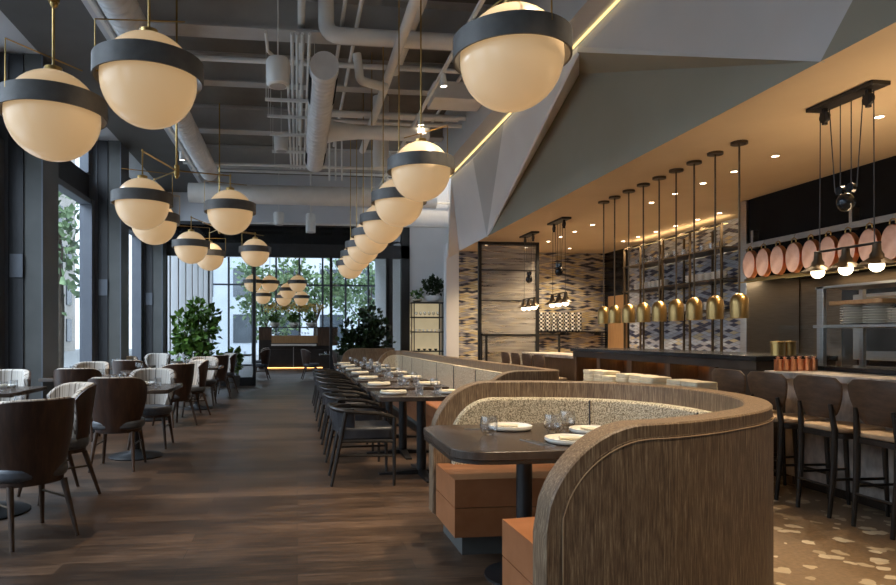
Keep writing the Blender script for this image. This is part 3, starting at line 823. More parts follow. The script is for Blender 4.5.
chairs = [((-1.71, 4.40), face(-0.72, 0.69), 'brown wood backed bucket chair nearest the camera at the left edge'),
          ((-1.90, 5.50), face(-0.75, -0.66), 'striped bucket chair turned towards the left, behind the nearest brown chair'),
          ((-1.73, 6.60), face(0, 1), 'brown backed bucket chair pulled up to the near side of the aisle pedestal table'),
          ((-1.68, 7.82), face(0, -1), 'striped bucket chair facing the camera behind the aisle pedestal table'),
          ((-1.74, 9.60), face(-0.72, 0.69), 'brown backed bucket chair turned away, first behind the aisle pedestal table'),
          ((-1.70, 10.82), face(-0.86, -0.5), 'striped bucket chair turned left, beside the third table of the aisle row'),
          ((-1.72, 12.35), face(0.0, -1), 'striped bucket chair facing the camera behind the fourth aisle table'),
          ((-1.66, 13.6), face(-0.72, 0.69), 'brown backed bucket chair turned away, before the last aisle table'),
          ((-1.62, 14.9), face(-0.86, -0.5), 'striped bucket chair turned left, farthest along the aisle row'),
          ((-3.28, 7.78), face(0, -1), 'striped bucket chair facing the camera behind the table at the left edge'),
          ((-3.05, 10.1), face(0, -1), 'striped bucket chair facing the camera behind the second window table'),
          ((-3.42, 9.3), face(0.95, -0.3), 'bucket chair with its back to the street window at the second window table'),
          ((-3.3, 12.9), face(0, -1), 'striped bucket chair facing the camera behind the third window table'),
          ((-2.72, 11.1), face(0.1, 1), 'brown backed bucket chair on the near side of the third window table'),
          ((-3.1, 14.95), face(0, -1), 'striped bucket chair facing the camera, farthest along the window row'),
          ((-2.68, 8.42), face(-0.1, 1), 'brown backed bucket chair on the near side of the second window table')]
for i, ((x, y), rz, lb) in enumerate(chairs):
    if i == 0: bc.location = (x, y, 0); bc.rotation_euler = (0, 0, rz); bc['label'] = lb; bc['group'] = 'bucket chairs on the window side'
    else: dup(bc, (x, y, 0), rz, lb)
LAB = ['nearest square table', 'aisle pedestal table', 'third aisle table', 'fourth aisle table', 'last aisle table', 'window table at the left edge', 'second window table', 'third window table']
for i, (x, y, rz, lb) in enumerate(tabs):
    z = 0.7405; G = 'tableware on the square tables'
    for s_, side in ((-1, 'near'), (1, 'far')):
        q = Matrix.Rotation(rz, 2)
        def at(u, v_):
            w_ = q @ Vector((u, v_)); return (x + w_.x, y + w_.y, z)
        p = at(0.02, s_ * 0.3)
        put(PL, p, 0, 'white plate on the %s side of the %s' % (side, LAB[i]), 'plate', G)
        put(NP, (p[0], p[1], z + 0.016), rz, 'cream napkin on the %s side of the %s' % (side, LAB[i]), 'napkin', G)
        put(TB, at(0.2, s_ * 0.12), 0, 'clear tumbler on the %s side of the %s' % (side, LAB[i]), 'glass', G)
        put(WG, at(-0.18, s_ * 0.14), 0, 'stemmed wine glass on the %s side of the %s' % (side, LAB[i]), 'glass', G)

# ================================================================== STOOLS
def stool():
    root = thing('bar_stool', '', 'bar stool')
    # sitter faces +Y, counter in front
    MB().prism(rrect(-0.20, 0.20, -0.19, 0.21, 0.08, 6), 0.600, 0.635).build('seat_cushion', 'seat_tan', root, bevel=0.015, seg=3)
    MB().prism(rrect(-0.205, 0.205, -0.195, 0.215, 0.085, 6), 0.56, 0.5995).build('seat_frame', 'ebony_wood', root, bevel=0.004)
    for sx in (-1, 1):
        MB().tube([(sx * 0.145, -0.225, 0), (sx * 0.15, -0.195, 0.35), (sx * 0.152, -0.19, 0.62), (sx * 0.14, -0.215, 0.80)], [0.014, 0.021, 0.022, 0.014], 10).build('leg', 'ebony_wood', root)
        MB().tube([(sx * 0.165, 0.215, 0), (sx * 0.165, 0.185, 0.57)], [0.013, 0.020], 10).build('leg', 'ebony_wood', root)
        MB().tube([(sx * 0.148, -0.21, 0.27), (sx * 0.165, 0.20, 0.27)], 0.010, 6).build('stretcher', 'ebony_wood', root)
    MB().tube([(-0.165, 0.205, 0.20), (0.165, 0.205, 0.20)], 0.012, 6).build('footrest', 'ebony_wood', root)
    MB().tube([(-0.147, -0.215, 0.22), (0.147, -0.215, 0.22)], 0.010, 6).build('stretcher', 'ebony_wood', root)
    nn = 20; A = []; B = []
    for j in range(9):
        f = j / 8; ra = []; rb = []
        for k in range(nn + 1):
            a = -1 + 2 * k / nn
            hw = 0.135 + 0.085 * math.sin(min(1, f * 1.25) * PI / 2)
            if f > 0.7: hw -= 0.05 * ((f - 0.7) / 0.3) ** 4
            if f < 0.2: hw -= 0.03 * ((0.2 - f) / 0.2) ** 2
            x = a * hw; z = 0.70 + 0.295 * f - 0.008 * a * a
            y = -0.225 - 0.035 * f + 0.05 * a * a
            ra.append((x, y, z)); rb.append((x, y + 0.016, z))
        A.append(ra); B.append(rb)
    MB().shell(A, B).build('backrest', 'stool_back_wood', root, bevel=0.004, seg=1, ang=60)
    return root
sl = stool()
ys = [(3.80, 'brown wooden counter stool at the right edge, nearest of the front group'), (4.29, 'brown wooden counter stool, second from the right edge'),
      (4.80, 'brown wooden counter stool, third from the right edge'), (5.27, 'brown wooden counter stool farthest left of the front group')]
for i, (y, lb) in enumerate(ys):
    if i == 0: sl.location = (3.94, y, 0); sl.rotation_euler = (0, 0, -PI / 2); sl['label'] = lb; sl['group'] = 'stools at the near marble counter'
    else: dup(sl, (3.94, y, 0), -PI / 2, lb, 'stools at the near marble counter')
for i, y in enumerate((9.75, 10.3, 10.85, 11.4)):
    dup(sl, (3.94, y, 0), -PI / 2, 'dark brown stool at the far counter, %s counting from the pass counter' % ORD[i], 'stools at the far counter')

# ================================================================== GLOBE PENDANTS
def globe_parts(root, c=(0, 0, 0), top=None, bracket=True, rot=0.0):
    """opal globe with a dark band round it, c = centre of the globe"""
    x, y, z = c
    MB().sphere(c, 0.262, 36, 24).build('globe', 'opal_glass', root, ang=180)
    MB().lathe([(0.300, -0.006), (0.300, 0.103), (0.290, 0.103), (0.290, -0.006), (0.300, -0.006)], 48, c, cap0=False, cap1=False).build('band', 'band_metal', root)
    for k in range(3):
        a = rot + 2 * PI * k / 3
        mb = MB(); mb.cyl((x + 0.255 * math.cos(a), y + 0.255 * math.sin(a), z + 0.05), (x + 0.292 * math.cos(a), y + 0.292 * math.sin(a), z + 0.05), 0.006, n=6)
        mb.build('strut', 'brass', root)
    MB().lathe([(0.05, 0.255), (0.05, 0.285), (0.012, 0.30)], 20, c).build('cap', 'brass', root)
    if bracket:
        ca, sa = math.cos(rot), math.sin(rot)
        MB().tube([(x + 0.296 * ca, y + 0.296 * sa, z + 0.07), (x + 0.296 * ca, y + 0.296 * sa, z + 0.34), (x - 0.02 * ca, y - 0.02 * sa, z + 0.34), (x - 0.20 * ca, y - 0.20 * sa, z + 0.34)], 0.0045, 6).build('bracket', 'brass', root)
def lamp(name, loc, power, col, size=0.2):
    l = bpy.data.lights.new(name, 'POINT'); l.energy = power; l.color = col; l.shadow_soft_size = size
    o = bpy.data.objects.new(name, l); C.objects.link(o); o.location = loc
    return o
row = [(1.09, 3.22, 2.70), (1.09, 5.68, 2.74), (1.09, 6.93, 2.72), (1.09, 8.23, 2.72), (1.09, 9.50, 2.74), (1.09, 10.75, 2.74), (1.09, 11.95, 2.74), (1.09, 13.35, 2.72)]
proto = None
for k, (x, y, z) in enumerate(row):
    lb = 'banded opal globe pendant in the right hand row, %s from the camera' % ORD[k]
    if proto is None:
        proto = thing('globe_pendant', lb, 'pendant lamp', (x, y, z), 0, 'globe pendants over the banquette tables')
        globe_parts(proto, rot=R(-70))
        MB().cyl((0, 0, 0.28), (0, 0, DECK - z), 0.007, n=8).build('rod', 'brass', proto)
    else:
        dup(proto, (x, y, z), R(random.uniform(-20, 20)), lb)
def chandelier(hub, globes, label, extra=()):
    root = thing('globe_chandelier', label, 'chandelier', hub, 0, 'globe chandeliers over the window tables')
    MB().cyl((0, 0, -0.05), (0, 0, DECK - hub[2] if hub[0] > -2.2 else 4.93 - hub[2]), 0.012, n=10).build('stem', 'brass', root)
    MB().cyl((0, 0, -0.06), (0, 0, 0.06), 0.03, n=16).sphere((0, 0, -0.07), 0.022, 12, 8).build('hub', 'brass', root)
    for i, g_ in enumerate(globes):
        v_ = Vector(g_) - Vector(hub)
        a = math.atan2(v_.y, v_.x)
        MB().tube([(0, 0, 0.0), (v_.x * 1.02, v_.y * 1.02, 0.0)], 0.008, 6).build('arm', 'brass', root)
        MB().cyl((v_.x, v_.y, 0.02), (v_.x, v_.y, v_.z + 0.27), 0.008, n=8).build('rod', 'brass', root)
        globe_parts(root, tuple(v_), rot=a + 2.2 + i)
    for ex, ey in extra:
        MB().tube([(0, 0, 0.0), (ex, ey, 0.0)], 0.008, 6).build('arm', 'brass', root)
    return root
chandelier((-1.36, 3.86, 3.22), [(-1.43, 4.05, 2.58), (-0.83, 3.80, 2.72)], 'brass armed chandelier with two banded opal globes at the upper left corner', [(-0.5, -0.35)])
chandelier((-1.36, 7.62, 3.16), [(-1.56, 6.85, 2.62), (-0.78, 7.78, 2.73), (-1.71, 8.10, 2.64)], 'brass chandelier of three globes above the aisle pedestal table')
chandelier((-1.38, 11.9, 3.2), [(-1.70, 10.80, 2.71), (-0.78, 12.35, 2.84), (-1.62, 12.40, 2.76)], 'brass chandelier of three small looking globes near the glazed partition')
farp = [(-1.35, 20.3, 2.90), (-0.85, 20.7, 2.92), (0.02, 20.3, 2.90), (-1.15, 22.3, 2.62), (-0.45, 22.3, 2.56), (0.15, 23.3, 2.62), (-0.3, 21.3, 2.74)]
pr2 = None
for k, (x, y, z) in enumerate(farp):
    lb = 'banded opal globe hanging in the far room beyond the glass, %s of seven from left' % ORD[[0, 2, 6, 1, 3, 4, 5][k]]
    if pr2 is None:
        pr2 = thing('globe_pendant', lb, 'pendant lamp', (x, y, z), 0, 'globe pendants in the far room')
        globe_parts(pr2, bracket=False); MB().cyl((0, 0, 0.0), (0, 0, 1.0), 0.007, n=6).build('rod', 'brass', pr2)
    else:
        o = dup(pr2, (x, y, z), 0, lb)
        for c_ in o.children:
            if c_.name.startswith('rod'): c_.scale.z = 4.95 - z
for c_ in pr2.children:
    if c_.name.startswith('rod'): c_.scale.z = 4.95 - farp[0][2]

# ================================================================== BAR: BELL PENDANTS
bell = None
for k, (px_, y) in enumerate([(0, 5.72), (0, 6.08), (0, 6.43), (0, 6.76), (0, 7.10), (0, 7.45), (0, 7.80), (0, 8.17), (0, 8.48)]):
    lb = 'brass bell heat lamp on a long rod over the pass, %s from the right' % ORD[k]
    if bell is None:
        bell = thing('bell_lamp', lb, 'pendant lamp', (4.18, y, 1.45), 0, 'brass bell lamps over the pass counter')
        MB().lathe([(0.080, 0), (0.082, 0.14), (0.076, 0.185), (0.055, 0.22), (0.02, 0.24), (0.018, 0.24), (0.05, 0.215), (0.073, 0.18), (0.077, 0.14), (0.076, 0.0), (0.080, 0)], 28, cap0=False, cap1=False).build('bell_shade', 'bell_brass', bell, ang=60)
        MB().cyl((0, 0, 0.235), (0, 0, 1.66), 0.009, n=8).build('rod', 'bronze', bell)
        MB().lathe([(0.075, 1.655), (0.075, 1.679)], 24).build('canopy', 'bronze', bell)
        MB().sphere((0, 0, 0.06), 0.028, 12, 8).build('bulb', 'bulb_glow', bell, ang=180)
    else:
        dup(bell, (4.18, y, 1.45), 0, lb)

# ---- pulley lamps
def pulley(loc, label, group):
    root = thing('pulley_lamp', label, 'pendant lamp', loc, 0, group)     # loc = centre of the ceiling plate
    MB().box(-0.075, 0.075, -0.31, 0.31, -0.03, 0).build('ceiling_plate', 'black_metal', root, bevel=0.003)
    Z = 1.80 - HC
    for y in (-0.20, 0.20):
        w_ = MB().cyl((-0.012, y, -0.10), (0.012, y, -0.10), 0.045, n=20).box(-0.016, 0.016, y - 0.012, y + 0.012, -0.16, -0.03).build('pulley_wheel', 'black_metal', root)
    for y0, y1, z1 in ((-0.245, -0.25, Z + 0.16), (-0.155, -0.10, -0.72), (0.155, 0.10, -0.72), (0.245, 0.25, Z + 0.16), (-0.05, -0.05, -0.76), (0.05, 0.05, -0.76)):
        MB().cyl((0, y0, -0.05), (0, y1, z1), 0.004, n=6).build('cord', 'black_metal', root)
    cw = MB().sphere((0, 0, -0.82), 0.062, 18, 12, 1.15).build('counterweight', 'steel_dark', root, ang=180)
    MB().cyl((-0.015, -0.05, -0.72), (0.015, -0.05, -0.72), 0.035, n=14).cyl((-0.015, 0.05, -0.72), (0.015, 0.05, -0.72), 0.035, n=14).build('weight_wheels', 'steel_dark', cw)
    MB().tube([(0, -0.30, Z + 0.16), (0, 0.30, Z + 0.16)], 0.010, 8).build('bar', 'black_metal', root)
    for y in (-0.27, 0, 0.27):
        s_ = MB().lathe([(0.026, 0.155), (0.03, 0.10), (0.045, 0.075), (0.045, 0.055), (0.075, 0.035), (0.125, 0.0), (0.121, -0.002), (0.07, 0.028), (0.03, 0.045)], 24, (0, y, Z), cap0=True, cap1=False).build('lamp_shade', 'bronze', root, ang=60)
        MB().sphere((0, y, Z - 0.005), 0.048, 16, 12).build('bulb', 'bulb_glow', s_, ang=180)
    return root
GP = 'pulley lamps over the counters'
p0 = pulley((4.19, 4.52, HC), 'large pulley lamp with three small shades before the copper pans', GP)
dup(p0, (4.15, 9.95, HC), 0, 'pulley lamp with three bulbs right of the mesh divider, middle one of three')
dup(p0, (4.17, 11.35, HC), 0, 'small looking pulley lamp in front of the mesh divider, farthest of three')

# ---- downlights
dl = None
rowA = [5.48, 6.67, 7.30, 7.86, 8.44, 9.0, 10.8, 11.5, 12.1, 12.7]
rowB = [9.77, 10.3, 10.9, 11.5, 12.1, 12.65]
spots = [(4.87, (d - 4.87 * .1236) / .9923) for d in rowA] + [(6.3, (d - 6.3 * .1236) / .9923) for d in rowB] + [(3.8, 12.8), (5.5, 3.4), (5.5, 1.9), (4.75, 13.1), (5.7, 13.1)]
for k, (x, y) in enumerate(spots):
    if k < 10: lb = 'small recessed downlight in the tan bar ceiling, middle line, %s from the camera' % ORD[k]
    elif k < 16: lb = 'small recessed downlight above the blue tiled wall, %s from the camera' % ORD[k - 10]
    else: lb = ['recessed downlight above the mesh divider', 'recessed downlight over the kitchen, beyond the right edge', 'recessed downlight over the kitchen nearest the camera', 'recessed downlight close to the tan tiles beside the mesh divider', 'recessed downlight close to the tan tiles above the checked cups'][k - 16]
    if dl is None:
        dl = thing('downlight', lb, 'ceiling light', (x, y, HC), 0, 'recessed downlights in the bar ceiling')
        MB().lathe([(0.034, -0.006), (0.045, -0.006), (0.045, 0.0), (0.034, 0.0), (0.034, -0.006)], 20, cap0=False, cap1=False).build('trim_ring', 'tan_ceiling', dl)
        MB().lathe([(0.033, -0.004), (0.033, -0.001)], 20).build('lens', 'downlight_glow', dl)
    else: dup(dl, (x, y, HC), 0, lb)
    spot('downlight_beam', (x, y, HC - 0.02), 88 if k < 10 else (60 if k > 15 else 50), WARM, 120, 0.8)

# ================================================================== PASS COUNTER
pc = thing('pass_counter', 'dark pass counter with glowing recesses below the brass bell lamps', 'counter', (4.5, 7.5, 0))
o = MB().box(4.12, 4.95, 5.42, 9.45, 1.05, 1.10).build('worktop', 'steel_dark', pc, bevel=0.004); o.matrix_parent_inverse = Matrix.Translation(-pc.location)
o = MB().box(4.15, 4.95, 5.45, 9.42, 0.97, 1.05).build('apron', 'console_dark', pc); o.matrix_parent_inverse = Matrix.Translation(-pc.location)
o = MB().box(4.5, 4.9, 5.45, 9.42, 0.0, 0.97).build('body', 'panel_brown', pc); o.matrix_parent_inverse = Matrix.Translation(-pc.location)
o = MB().box(4.15, 4.5, 5.45, 9.42, 0.0, 0.1).build('kickboard', 'console_dark', pc); o.matrix_parent_inverse = Matrix.Translation(-pc.location)
ye = [5.45, 6.05, 6.85, 7.7, 8.55, 9.32]
for k, y in enumerate(ye):
    o = MB().box(4.16, 4.5, y, y + (0.55 if k == 0 else 0.10), 0.1, 0.97).build('divider', 'console_dark' if k == 0 else 'panel_brown', pc, bevel=0.003); o.matrix_parent_inverse = Matrix.Translation(-pc.location)
for k in range(5):
    o = MB().box(4.42, 4.44, ye[k] + (0.57 if k == 0 else 0.12), ye[k + 1] - 0.02, 0.955, 0.968).build('led_line', 'led_amber', pc, smooth=False); o.matrix_parent_inverse = Matrix.Translation(-pc.location)
def child(o, root):
    o.parent = root; o.matrix_parent_inverse = Matrix.Translation(-Vector(root.location)); return o

# marble counters
mc = thing('marble_counter', 'veined marble counter with a thick top behind the near bar stools', 'counter', (4.5, 2.5, 0))
child(MB().box(4.05, 4.98, -1.5, 5.22, 0.925, 0.98).build('worktop', 'marble', None, bevel=0.006), mc)
child(MB().box(4.22, 4.9, -1.4, 5.18, 0.08, 0.925).build('front_panel', 'marble', None), mc)
child(MB().box(4.26, 4.85, -1.35, 5.15, 0, 0.08).build('plinth', 'console_dark', None), mc)
fc = thing('marble_counter', 'pale marble counter at the far end of the bar beside the pass counter', 'counter', (4.5, 10.5, 0))
child(MB().box(4.18, 4.8, 9.50, 11.75, 0.93, 0.98).build('worktop', 'marble', None, bevel=0.006), fc)
child(MB().box(4.3, 4.75, 9.52, 11.7, 0.0, 0.93).build('front_panel', 'panel_brown', None), fc)

# service ledge behind the booth with cream linen stacks
sc_ = thing('service_cabinet', 'low oak service cabinet behind the curved booth carrying cream linen stacks', 'cabinet', (3.25, 5.9, 0))
child(MB().box(3.0, 3.42, 4.75, 7.25, 0.0, 0.70).build('body', 'limed_oak', None), sc_)
child(MB().box(2.98, 3.44, 4.73, 7.27, 0.70, 0.725).build('top', 'console_dark', None, bevel=0.003), sc_)
ls = None
stk = [(3.2, 6.68, 5, 0), (3.22, 6.46, 5, 1), (3.2, 6.235, 4, 2), (3.2, 5.95, 5, 3), (3.21, 5.72, 5, 4), (3.2, 5.49, 5, 5), (3.2, 5.08, 5, 6), (3.2, 4.855, 5, 7)]
for (x, y, n, i) in stk:
    mb = MB()
    for k in range(n):
        j = random.uniform(-0.006, 0.006)
        mb.prism(rrect(-0.10 + j, 0.10 + j, -0.105 - j, 0.105 - j, 0.03, 3), k * 0.038, k * 0.038 + 0.0372)
    o = one('linen_stack', mb, 'linen', 'stack of folded cream linens on the cabinet behind the booth, %s from the left' % ORD[i], 'linen', 'cream linen stacks', (x, y, 0.7255), bevel=0.004, seg=1)

# ================================================================== KITCHEN LINE
hood = thing('kitchen_hood', 'long black extraction hood box above the kitchen line', 'hood', (6.4, 4.5, HC))
child(MB().box(6.08, 6.84, -2.1, 8.13, 2.06, HC - 0.002).build('housing', 'hood_black', None), hood)
child(MB().box(6.06, 6.10, -2.1, 8.13, 2.02, 2.06).build('brass_edge', 'brass', None), hood)
child(MB().box(5.86, 5.90, 2.2, 8.13, 1.985, 2.0).build('lower_rail', 'brass', None), hood)
child(MB().box(5.985, 6.0, 2.2, 8.13, 2.45, 2.52).build('pot_rail', 'stainless', None, bevel=0.003), hood)
for y in (7.95, 6.4, 4.85, 3.3):
    child(MB().box(5.99, 6.08, y - 0.02, y + 0.02, 2.44, 2.68).build('rail_bracket', 'stainless', None), hood)
    child(MB().box(5.87, 6.08, y - 0.01, y + 0.01, 1.99, 2.03).build('rail_bracket', 'stainless', None), hood)
ep = one('steel_pillar', MB().box(6.05, 6.84, 8.14, 8.26, 0, HC - 0.003), 'stainless', 'brushed steel pillar at the left end of the black hood', 'pillar', bevel=0.004)
def pan(y, lb, first=None):
    if first: return dup(first, (5.945, y, 2.225), 0, lb)
    root = thing('copper_pan', lb, 'pan', (5.945, y, 2.225), 0, 'copper pans along the hood')
    ry, rz = 0.118, 0.18
    n = 36
    def ring(f, x): return [(x, f * ry * math.cos(2 * PI * k / n), f * rz * math.sin(2 * PI * k / n)) for k in range(n)]
    MB().grid([ring(0.97, -0.022), ring(1.0, -0.012), ring(1.0, 0.030), ring(1.03, 0.036), ring(0.97, 0.036), ring(0.96, -0.008), ring(0.02, -0.010)], closed=True).build('rim', 'copper', root, ang=60)
    MB().grid([ring(0.001, -0.0225), ring(0.90, -0.0225), ring(0.965, -0.020)], closed=True).build('base', 'pan_bottom', root)
    MB().tube([(0.0, -0.035, 0.185), (0.0, -0.03, 0.225), (0.0, 0, 0.24), (0.0, 0.03, 0.225), (0.0, 0.035, 0.185)], 0.007, 8).build('handle', 'brass', root)
    MB().tube([(0.0, 0, 0.232), (0.005, 0, 0.26), (0.022, 0, 0.285)], 0.005, 6).build('hook', 'stainless', root)
    return root
pfirst = None
for k in range(10):
    px = [750.5, 764, 778.5, 794.5, 811.3, 829, 848.5, 870, 893.5, 921][k]
    d = 655 * 5.955 / (px - 297); y = (d - 5.955 * .1236) / .9923
    lb = 'oval copper pan hanging on the hood rail, %s from the left' % ORD[k]
    if pfirst is None: pfirst = pan(y, lb)
    else: pan(y, lb, pfirst)

# hot cupboard / shelf unit on the marble
un = thing('pass_shelf', 'steel framed glass pass shelf standing on the near marble counter', 'shelf unit', (4.75, 3.8, 0.98))
def cu(mb, name, m, **k): return child(mb.build(name, m, None, **k), un)
for x in (4.52, 4.93):
    for y in (5.16, 3.55, 2.0):
        cu(MB().box(x, x + 0.035, y - 0.05 if x < 4.6 else y - 0.02, y + 0.02, 0.98, 1.71), 'post', 'stainless', bevel=0.002)
cu(MB().box(4.50, 4.98, 1.9, 5.2, 1.35, 1.375), 'shelf', 'stainless', bevel=0.002)
cu(MB().box(4.50, 4.98, 1.9, 5.2, 0.982, 1.02), 'base_frame', 'steel_dark', bevel=0.002)
cu(MB().box(4.52, 4.95, 1.9, 5.2, 1.69, 1.71), 'top_frame', 'stainless', bevel=0.002)
cu(MB().box(4.5, 4.506, 2.0, 5.12, 1.02, 1.35), 'front_glass', 'pane_glass', smooth=False)
# plates on the shelf
for k in range(11):
    y = 5.0 - 0.225 * k
    n = 8 if k < 2 else 6
    mb = MB()
    for j in range(n): mb.lathe([(0.07, 0), (0.105, 0.014), (0.105, 0.018), (0.06, 0.01)], 24, (0, 0, 0.021 * j))
    one('plate_stack', mb, 'ceramic', 'stack of pale plates on the pass shelf, %s from the left' % ORD[k], 'plates', 'plates on the pass shelf', (4.72, y, 1.377))
one('cutting_board', MB().prism(rrect(-0.16, 0.16, -0.26, 0.26, 0.03), 0, 0.035), 'door_wood', 'long pale board lying on the tall plate stacks', 'board', None, (4.72, 4.85, 1.377 + 0.021 * 7 + 0.02), bevel=0.004)
# ovens behind
ov = thing('oven_stack', 'dark glass fronted oven against the kitchen back wall', 'oven', (6.45, 5.2, 0))
def co(mb, name, m, **k): return child(mb.build(name, m, None, **k), ov)
co(MB().box(6.2, 6.83, 3.0, 6.75, 0.0, 1.82), 'cabinet', 'steel_dark', bevel=0.005)
for k, y in enumerate((3.2, 4.35, 5.5)):
    dr = co(MB().box(6.16, 6.2, y, y + 1.05, 1.02, 1.74), 'door', 'stainless', bevel=0.004)
    g_ = MB().box(6.152, 6.16, y + 0.1, y + 0.95, 1.12, 1.66).build('window', 'steel_dark', dr)
    h_ = MB().cyl((6.12, y + 0.15, 1.70), (6.12, y + 0.9, 1.70), 0.012, n=10).build('handle', 'stainless', dr)
# glass guard and copper pots
one('glass_guard', MB().box(4.17, 4.5, 5.19, 5.198, 0.981, 1.375), 'pane_glass', 'upright clear glass guard at the end of the marble counter', 'glass guard', smooth=False)
cp = None
for k in range(6):
    x = 4.085 + 0.068 * k
    lb = 'small copper pot beside the glass guard on the marble, %s from the left' % ORD[k]
    if cp is None:
        cp = thing('copper_pot', lb, 'pot', (x, 5.10, 0.981), 0, 'copper pots on the marble')
        MB().lathe([(0.028, 0), (0.030, 0.01), (0.030, 0.095), (0.032, 0.10), (0.027, 0.10), (0.026, 0.02)], 18, cap1=True).build('body', 'copper', cp)
        MB().lathe([(0.012, 0.10), (0.012, 0.112), (0.02, 0.118), (0.001, 0.122)], 14).build('lid', 'copper', cp)
    else: dup(cp, (x, 5.10 + 0.004 * (k % 2), 0.981), 0, lb)
for k, (x, y) in enumerate(((4.42, 5.52), (4.58, 5.58))):
    one('brass_canister', MB().lathe([(0.06, 0), (0.06, 0.11), (0.063, 0.112), (0.063, 0.13), (0.001, 0.135)], 20), 'brass', 'brass canister on the pass behind the copper pots, %s one' % ['left', 'right'][k], 'canister', None, (x, y, 1.101))

# back bar shelves on the blue wall
bs = thing('bar_shelf', 'tall black metal bar shelf against the blue tiled wall', 'shelf unit', (6.6, 10.6, 0))
def cb(mb, name, m, **k): return child(mb.build(name, m, None, **k), bs)
for y in (9.15, 9.95, 10.75, 11.5, 12.1):
    for x in (6.38, 6.78):
        cb(MB().box(x, x + 0.03, y - 0.015, y + 0.015, 0.9, 3.0), 'post', 'bronze')
for z in (1.69, 2.16, 2.64):
    cb(MB().box(6.38, 6.82, 9.1, 12.15, z - 0.02, z), 'shelf', 'bronze')
cb(MB().box(6.38, 6.41, 9.13, 12.13, 2.97, 3.0), 'top_rail', 'bronze')
bb = thing('back_counter', 'dark back bar counter below the blue tiled wall', 'counter', (6.5, 10.5, 0))
child(MB().box(6.2, 6.84, 9.0, 12.3, 0.0, 0.86).build('body', 'console_dark', None), bb)
child(MB().box(6.15, 6.84, 8.98, 12.32, 0.86, 0.9).build('worktop', 'steel_dark', None, bevel=0.003), bb)
bowl = None
k = 0
for z, x, items in ((2.16, 6.55, [9.35 + 0.17 * i for i in range(6)]), (1.69, 6.55, [9.5 + 0.2 * i for i in range(7)] + [11.2, 11.4, 11.7]), (2.16, 6.55, [10.95 + 0.155 * i for i in range(7)])):
    for y in items:
        mb = MB()
        for j in range(3): mb.lathe([(0.035, 0), (0.07, 0.035), (0.074, 0.05), (0.066, 0.04), (0.001, 0.012)], 20, (0, 0, 0.04 * j), cap1=False)
        lb = 'white bowl stack on the %s shelf of the tall bar shelf, %s placed' % ('middle' if z == 2.16 else 'lower', ORD[k % 20])
        if bowl is None: bowl = one('bowl_stack', mb, 'ceramic', lb, 'bowls', 'white bowl stacks on the tall bar shelf', (x, y, z + 0.001))
        else:
            o = bowl.copy(); C.objects.link(o); o.location = (x, y, z + 0.001); o['label'] = 'white bowl stack on the %s bar shelf, %.0f cm from its near end' % ('middle' if z == 2.16 else 'lower', (y - 9.1) * 100)
        k += 1
bowl['label'] = 'white bowl stack nearest the steel pillar on the middle bar shelf'
gl = None
for i in range(22):
    y = 9.3 + 0.125 * i; x = 6.5 + 0.1 * (i % 2)
    lb = 'glass on the top bar shelf, %.0f cm from its near end' % ((y - 9.1) * 100)
    if gl is None: gl = one('bar_glass', MB().lathe([(0.034, 0), (0.04, 0.11), (0.037, 0.11), (0.031, 0.004)], 16, cap0=False), 'cup_glass', lb, 'glass', 'glasses on the top bar shelf', (x, y, 2.641))
    else:
        o = gl.copy(); C.objects.link(o); o.location = (x, y, 2.641); o['label'] = lb

# checked cups on the long wall shelf
ws = thing('wall_shelf', 'long thin dark wall shelf on the tan tiles carrying checked cups', 'shelf', (5.8, 13.7, 1.38))
child(MB().box(4.9, 6.7, 13.55, 13.845, 1.365, 1.385).build('board', 'black_metal', None), ws)
for x in (4.95, 5.8, 6.6):
    child(MB().box(x, x + 0.02, 13.56, 13.84, 1.30, 1.365).build('bracket', 'black_metal', None), ws)
cup = None
for r_ in range(9):
    for j in range(5):
        x = 5.03 + 0.143 * r_; z = 1.386 + 0.082 * j
        lb = 'checked black and white cup, stack %d from left, %s up' % (r_ + 1, ORD[j])
        lb = 'checked cup, %s stack from the left, %s from the bottom, on the wall shelf' % (ORD[r_], ORD[j])
        if cup is None: cup = one('checked_cup', MB().lathe([(0.045, 0), (0.062, 0.02), (0.064, 0.080), (0.058, 0.080), (0.05, 0.012)], 20, cap1=True), 'checked_glaze', lb, 'cup', 'checked cups on the wall shelf', (x, 13.68, z))
        else:
            o = cup.copy(); C.objects.link(o); o.location = (x, 13.68, z); o['label'] = lb

# mesh divider
dv = thing('mesh_divider', 'tall black framed divider with a woven metal mesh, in front of the tiles', 'room divider', (4.08, 12.05, 0))
def cd(mb, name, m, **k): return child(mb.build(name, m, None, **k), dv)
for x in (3.42, 4.56):
    cd(MB().box(x, x + 0.06, 12.02, 12.08, 0, 3.08), 'post', 'black_metal')
cd(MB().box(3.42, 4.62, 12.02, 12.08, 3.02, 3.08), 'top_rail', 'black_metal')
for z in (1.28, 1.95, 2.53):
    cd(MB().box(3.48, 4.56, 12.03, 12.07, z, z + 0.018), 'cross_rail', 'black_metal')
cd(MB().box(3.48, 4.56, 12.044, 12.056, 0.1, 3.02), 'mesh_panel', 'woven_mesh', smooth=False)
lr = thing('low_rail', 'low black metal guard frame in front of the mesh divider', 'rail', (3.9, 11.85, 0))
for x in (3.42, 3.52, 4.95):
    child(MB().box(x, x + 0.035, 11.88, 11.92, 0, 1.32).build('post', 'black_metal', None), lr)
child(MB().box(3.42, 4.985, 11.88, 11.92, 1.29, 1.32).build('top_rail', 'black_metal', None), lr)

